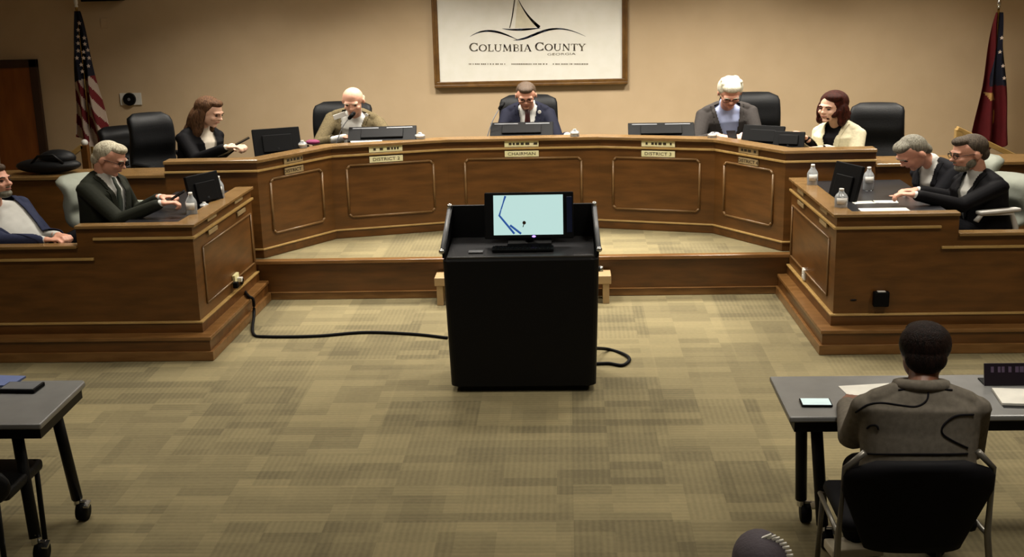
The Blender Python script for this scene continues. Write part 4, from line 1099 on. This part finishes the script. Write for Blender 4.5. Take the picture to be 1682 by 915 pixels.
# black device on the right front panel
q = ay(1447, 491, YB - .03); t = thing('card_reader', 'small black box with a light top on the front of the right side desk', 'box', q)
MB().box(q, (.115, .05, .115), bev=.008).build('case', M_plastic, t)
MB().box(q + V((0, -.002, .058)), (.06, .035, .006), bev=.002).build('light_top', M_white, t)
q = ay(1402, 493, YB - .004); tag(MB().ell(q, (.025, .004, .007)).build('cable_hole_cover', M_black, smooth=True), 'small dark oval grommet left of the black box on the right desk front', 'grommet')

# ------------------------------------------------------------------ training tables in front
def tray_table(corners, lab, legs, z=TT, th=.045):
    """corners: room xy polygon"""
    cx = sum(c[0] for c in corners) / len(corners); cy = sum(c[1] for c in corners) / len(corners)
    t = thing('folding_table', lab, 'table', (cx, cy, 0))
    MB().prism(corners, z - .03, z).build('table_top', M_desk_top, t, bev=.008)
    def ins(k): return [(cx + (x - cx) * k, cy + (y - cy) * k) for x, y in corners]
    MB().prism([(cx + (x - cx) * .975, cy + (y - cy) * .93) for x, y in corners], z - .085, z - .0305).build('apron', M_black, t)
    for (x, y, xt, yt_) in legs:
        lg = MB().tube([(xt, yt_, z - .08), (x, y, .125)], .03, 10).build('leg', M_black, t, smooth=True)
        MB().cyl((x, y, .09), (x, y, .15), .022).box((x + .03, y, .10), (.05, .02, .03), bev=.004).build('caster_fork', M_chrome, lg, smooth=False)
        MB().cyl((x + .02 - .02, y - .0, .052), (x + .02 + .03, y, .052), .052, seg=24).build('caster_wheel', M_plastic, lg, smooth=True)
        MB().box((x + .06, y - .02, .10), (.03, .05, .012), Matrix.Rotation(R(20), 3, 'X')).build('brake_pedal', M_chrome, lg)
    return t
a, b, c, d = az(1263, 619, TT), az(1298, 684, TT), az(1682, 684, TT), az(1682, 613, TT)
yn = (b.y + c.y) / 2; yf = (a.y + d.y) / 2; xl = (a.x + b.x) / 2
RTX = xl
tray_table([(xl, yn), (xl + 2.3, yn), (xl + 2.3, yf), (xl, yf)], 'dark folding table at the right where the woman sits', [(xl + .15, yf - .20, xl + .13, yf - .22), (xl + .20, yn + .10, xl + .15, yn + .10), (xl + 2.2, yf - .1, xl + 2.2, yf - .1), (xl + 2.2, yn + .1, xl + 2.2, yn + .1)])
a, b = az(143, 624, TT), az(66, 697, TT); c0_ = az(0, 697, TT); d0_ = az(0, 618, TT)
yn2, yf2 = b.y, a.y
cA = az(130, 845, .03); cB = az(62, 912, .03)
tray_table([(c0_.x - 1.6, yn2), (b.x - .0, yn2), (b.x + .0, yn2 + .02), (a.x, yf2 - .03), (a.x - .02, yf2), (c0_.x - 1.6, yf2)], 'dark folding table on casters at the lower left', [(cA.x, cA.y, az(92, 680, TT - .08).x, az(92, 680, TT - .08).y), (cB.x, cB.y, az(22, 706, TT - .08).x, az(22, 706, TT - .08).y + .03), (c0_.x - 1.5, yn2 + .1, c0_.x - 1.5, yn2 + .1), (c0_.x - 1.5, yf2 - .1, c0_.x - 1.5, yf2 - .1)])
# items on right table
c_ = az(1340, 662, TT + .006); phone(c_ + V((0, 0, .002)), Matrix.Rotation(R(88), 3, 'Z') @ Matrix.Identity(3), 'phone with a lit screen lying on the right table', .10, .15, M_plastic, M_scr)
p = az(1430, 643, TT); sheet(p, .27, .19, R(8), 'white papers on the right table in front of the woman')
p = az(1672, 655, TT); t = thing('notepad', 'white notepad at the right end of the table', 'notepad', p)
MB().box(p + V((.02, 0, .008)), (.24, .22, .014), Matrix.Rotation(R(-6), 3, 'Z'), bev=.002).build('pages', M_paper, t)
MB().box(p + V((.03, -.02, .001)), (.26, .24, .002), Matrix.Rotation(R(-6), 3, 'Z')).build('cover', M_black, t)
p = az(1617, 634, TT); t = thing('name_sign', 'dark purple-black desk name sign at the back of the right table', 'name sign', (p.x + .2, p.y, TT))
rz = Matrix.Rotation(R(-15), 3, 'X'); pc = V((p.x + .25, p.y + .02, TT + .055))
pl = MB().box(pc, (.50, .012, .115), rz, bev=.002).build('face', mat('purple_black_plastic', s2l('1E141E'), .3), t)
MB().box((pc.x, pc.y + .04, TT + .004), (.50, .09, .008)).build('foot', M_black, t)
mm = MB(); x_ = -.21
while x_ < .22:
    wl = random.uniform(.012, .022); mm.box(pc + rz @ V((x_, -.007, .025)), (wl, .002, .03), rz); x_ += wl + random.choice((.006, .006, .02))
mm.build('lettering', mat('violet_grey_lettering', s2l('5A4A62'), .5), pl)
# items on left table
p = az(36, 640, TT); t = thing('laptop', 'closed flat black and grey laptop on the left table', 'laptop', p)
MB().box(p + V((0, 0, .012)), (.20, .13, .022), Matrix.Rotation(R(-3), 3, 'Z'), bev=.004).build('case', M_plastic, t)
MB().box(p + V((.0, .0, .0235)), (.18, .11, .002), Matrix.Rotation(R(-3), 3, 'Z')).build('lid', M_greyplastic, t)
sheet(az(8, 628, TT), .16, .16, R(-6), 'blue paper folder at the left edge of the left table', M_paperb, .012, 'folder', 'paper_folder')

# ------------------------------------------------------------------ foreground chair under the woman
cx, cy = az(1490, 905, .3).x, 5.08
cq = ay(1495, 780, 5.05)
t = thing('stacking_chair', 'black padded metal-framed chair the woman in the grey-brown jacket sits on', 'chair', (cq.x, 5.1, 0))
xw_ = .34
MB().box((cq.x, 5.22, .44), (xw_ * 1.75, .46, .07), bev=.03).build('seat', M_blackj, t, smooth=True)
rings = []
for i in range(13):
    v = i / 12; zz = .36 + .43 * v; hw = xw_ * (.62 + .33 * min(1, v * 1.5)); yy = 4.93 - .05 * v
    if v > .85: hw *= 1 - .4 * ((v - .85) / .15) ** 2
    rings.append([V((cq.x + hw * math.copysign(abs(math.cos(k * math.tau / 24)) ** .6, math.cos(k * math.tau / 24)), yy + .03 * math.sin(k * math.tau / 24) - .03 * (math.cos(k * math.tau / 24)) ** 2 * -1, zz)) for k in range(24)])
MB().loft(rings).build('backrest', M_blackj, t, smooth=True)
M_tubem = mat('grey_steel_tube', s2l('77736A'), .35, metal=.6)
for s_ in (-1, 1):
    MB().tube([(cq.x + s_ * xw_ * .86, 5.50, .02), (cq.x + s_ * xw_ * .86, 5.44, .40)], .013).build('leg', M_tubem, t, smooth=True)
    MB().tube([(cq.x + s_ * xw_ * 1.02, 4.86, .02), (cq.x + s_ * xw_ * .95, 4.96, .42), (cq.x + s_ * xw_ * .92, 4.93, .75), (cq.x + s_ * xw_ * .7, 4.91, .83)], .015).build('leg', M_tubem, t, smooth=True)
    MB().tube([(cq.x + s_ * xw_ * .95, 4.96, .42), (cq.x + s_ * xw_ * .90, 5.44, .40)], .012).build('side_rail', M_tubem, t, smooth=True)
# seams of the jacket: piping following its back
def seam_on(obj, pxpts, r=.006, m=None, name='piping'):
    dg = bpy.context.evaluated_depsgraph_get(); dg.update()
    out = []
    for px, py in pxpts:
        d_ = ray(px, py).normalized(); o_ = CAM - ORG[obj]
        ok, loc_, n_, _i = obj.ray_cast(o_, d_)
        if ok: out.append(loc_ + ORG[obj] + n_ * .001)
    if len(out) > 2:
        s2 = [(out[max(i - 1, 0)] + out[i] * 2 + out[min(i + 1, len(out) - 1)]) / 4 for i in range(len(out))]
        return MB().tube(s2, r, 6).build(name, m or M_black2, obj, smooth=True)
def dense(pts, n=6):
    out = []; P_ = [V((*p, 0)) for p in pts]
    for i in range(len(P_) - 1):
        p0, p1, p2, p3 = P_[max(i - 1, 0)], P_[i], P_[i + 1], P_[min(i + 2, len(P_) - 1)]
        for k in range(n):
            t_ = k / n; q = .5 * ((2 * p1) + (p2 - p0) * t_ + (2 * p0 - 5 * p1 + 4 * p2 - p3) * t_ ** 2 + (-p0 + 3 * p1 - 3 * p2 + p3) * t_ ** 3); out.append((q.x, q.y))
    out.append(pts[-1]); return out
fj = [c for c in fg[0].children if c.name.startswith('jacket')][0]
bpy.context.view_layer.update()
for pts in ([(1405, 678), (1425, 665), (1450, 662), (1480, 666), (1505, 668), (1522, 658), (1525, 642)],
            [(1600, 681), (1570, 683), (1550, 698), (1548, 712), (1565, 724), (1590, 736)],
            [(1424, 704), (1430, 699), (1440, 699), (1443, 706)],
            [(1414, 744), (1440, 746), (1500, 746), (1560, 746), (1590, 745)],
            [(1475, 641), (1500, 638), (1530, 638), (1565, 641)]):
    seam_on(fj, dense(pts), .0045)
# collar
q = fg[1]
mm = MB(); ring = [wide(q(.080 * math.cos(k * math.tau / 24), -.01 + .072 * math.sin(k * math.tau / 24), .005)) for k in range(25)]
mm.tube(ring, .030, 8); mm.build('collar', M_fleece, fg[0], smooth=True)

# ------------------------------------------------------------------ things at the lower edge
q = az(1270, 884, .25)
t = thing('quilted_bag', 'grey bag with a white stitched edge at the bottom right, on the carpet', 'bag', (q.x - .03, q.y, 0))
mm = MB(); mm.ell((q.x - .06, q.y, .14), (.13, .16, .14)); mm.build('bag_body', mat('grey_violet_fabric', s2l('4C444A'), .8, bump=.3), t, smooth=True)
mm = MB()
for k in range(14):
    a = R(80 - k * 9); p_ = V((q.x - .06 + .128 * math.cos(a), q.y - .04, .14 + .142 * math.sin(a))); mm.box(p_, (.05, .012, .008), Matrix.Rotation(-a * .3, 3, 'Y'))
mm.build('stitching', M_paper, t)
q = az(1400, 905, .02)
tag(MB().box(q + V((.0, -.02, .03)), (.26, .14, .05), Matrix.Rotation(R(8), 3, 'Z'), bev=.01).build('cardboard_folder', M_beige), 'beige folder lying under the right table at the bottom edge', 'folder')
# black chair at the left edge
q = ay(2, 780, 5.35)
t = thing('stacking_chair', 'black chair back cut off by the left edge below the left table', 'chair', (q.x - .2, 5.35, 0))
MB().ell((q.x - .20, 5.33, .50), (.25, .06, .13)).build('backrest', M_leather, t, smooth=True)
MB().box((q.x - .22, 5.6, .42), (.44, .42, .06), bev=.02).build('seat', M_leather, t, smooth=True)
for s_ in (-1, 1):
    for y_ in (5.33, 5.78): MB().tube([(q.x - .22 + s_ * .19, y_, .45), (q.x - .22 + s_ * .20, y_ - .03, .01)], .014).build('leg', M_black, t, smooth=True)

# repeats share a group
GROUPS = {'water_bottle': 'bottles on the desks', 'microphone': 'gooseneck microphones on the council desk', 'folding_table': 'folding tables on the carpet'}
for o in bpy.data.objects:
    if o.parent is None and 'label' in o.keys():
        k = o.name.split('.')[0]; lab = o['label']
        if k in GROUPS: o['group'] = GROUPS[k]
        elif k == 'office_chair': o['group'] = 'black leather office chairs' if 'black' in lab.split()[0:2] else 'light grey upholstered chairs'
        elif k == 'monitor' and 'lectern' not in lab: o['group'] = 'black monitors on the desks'
        elif k == 'person' and 'behind in' not in lab: o['group'] = 'people seated at the desks'
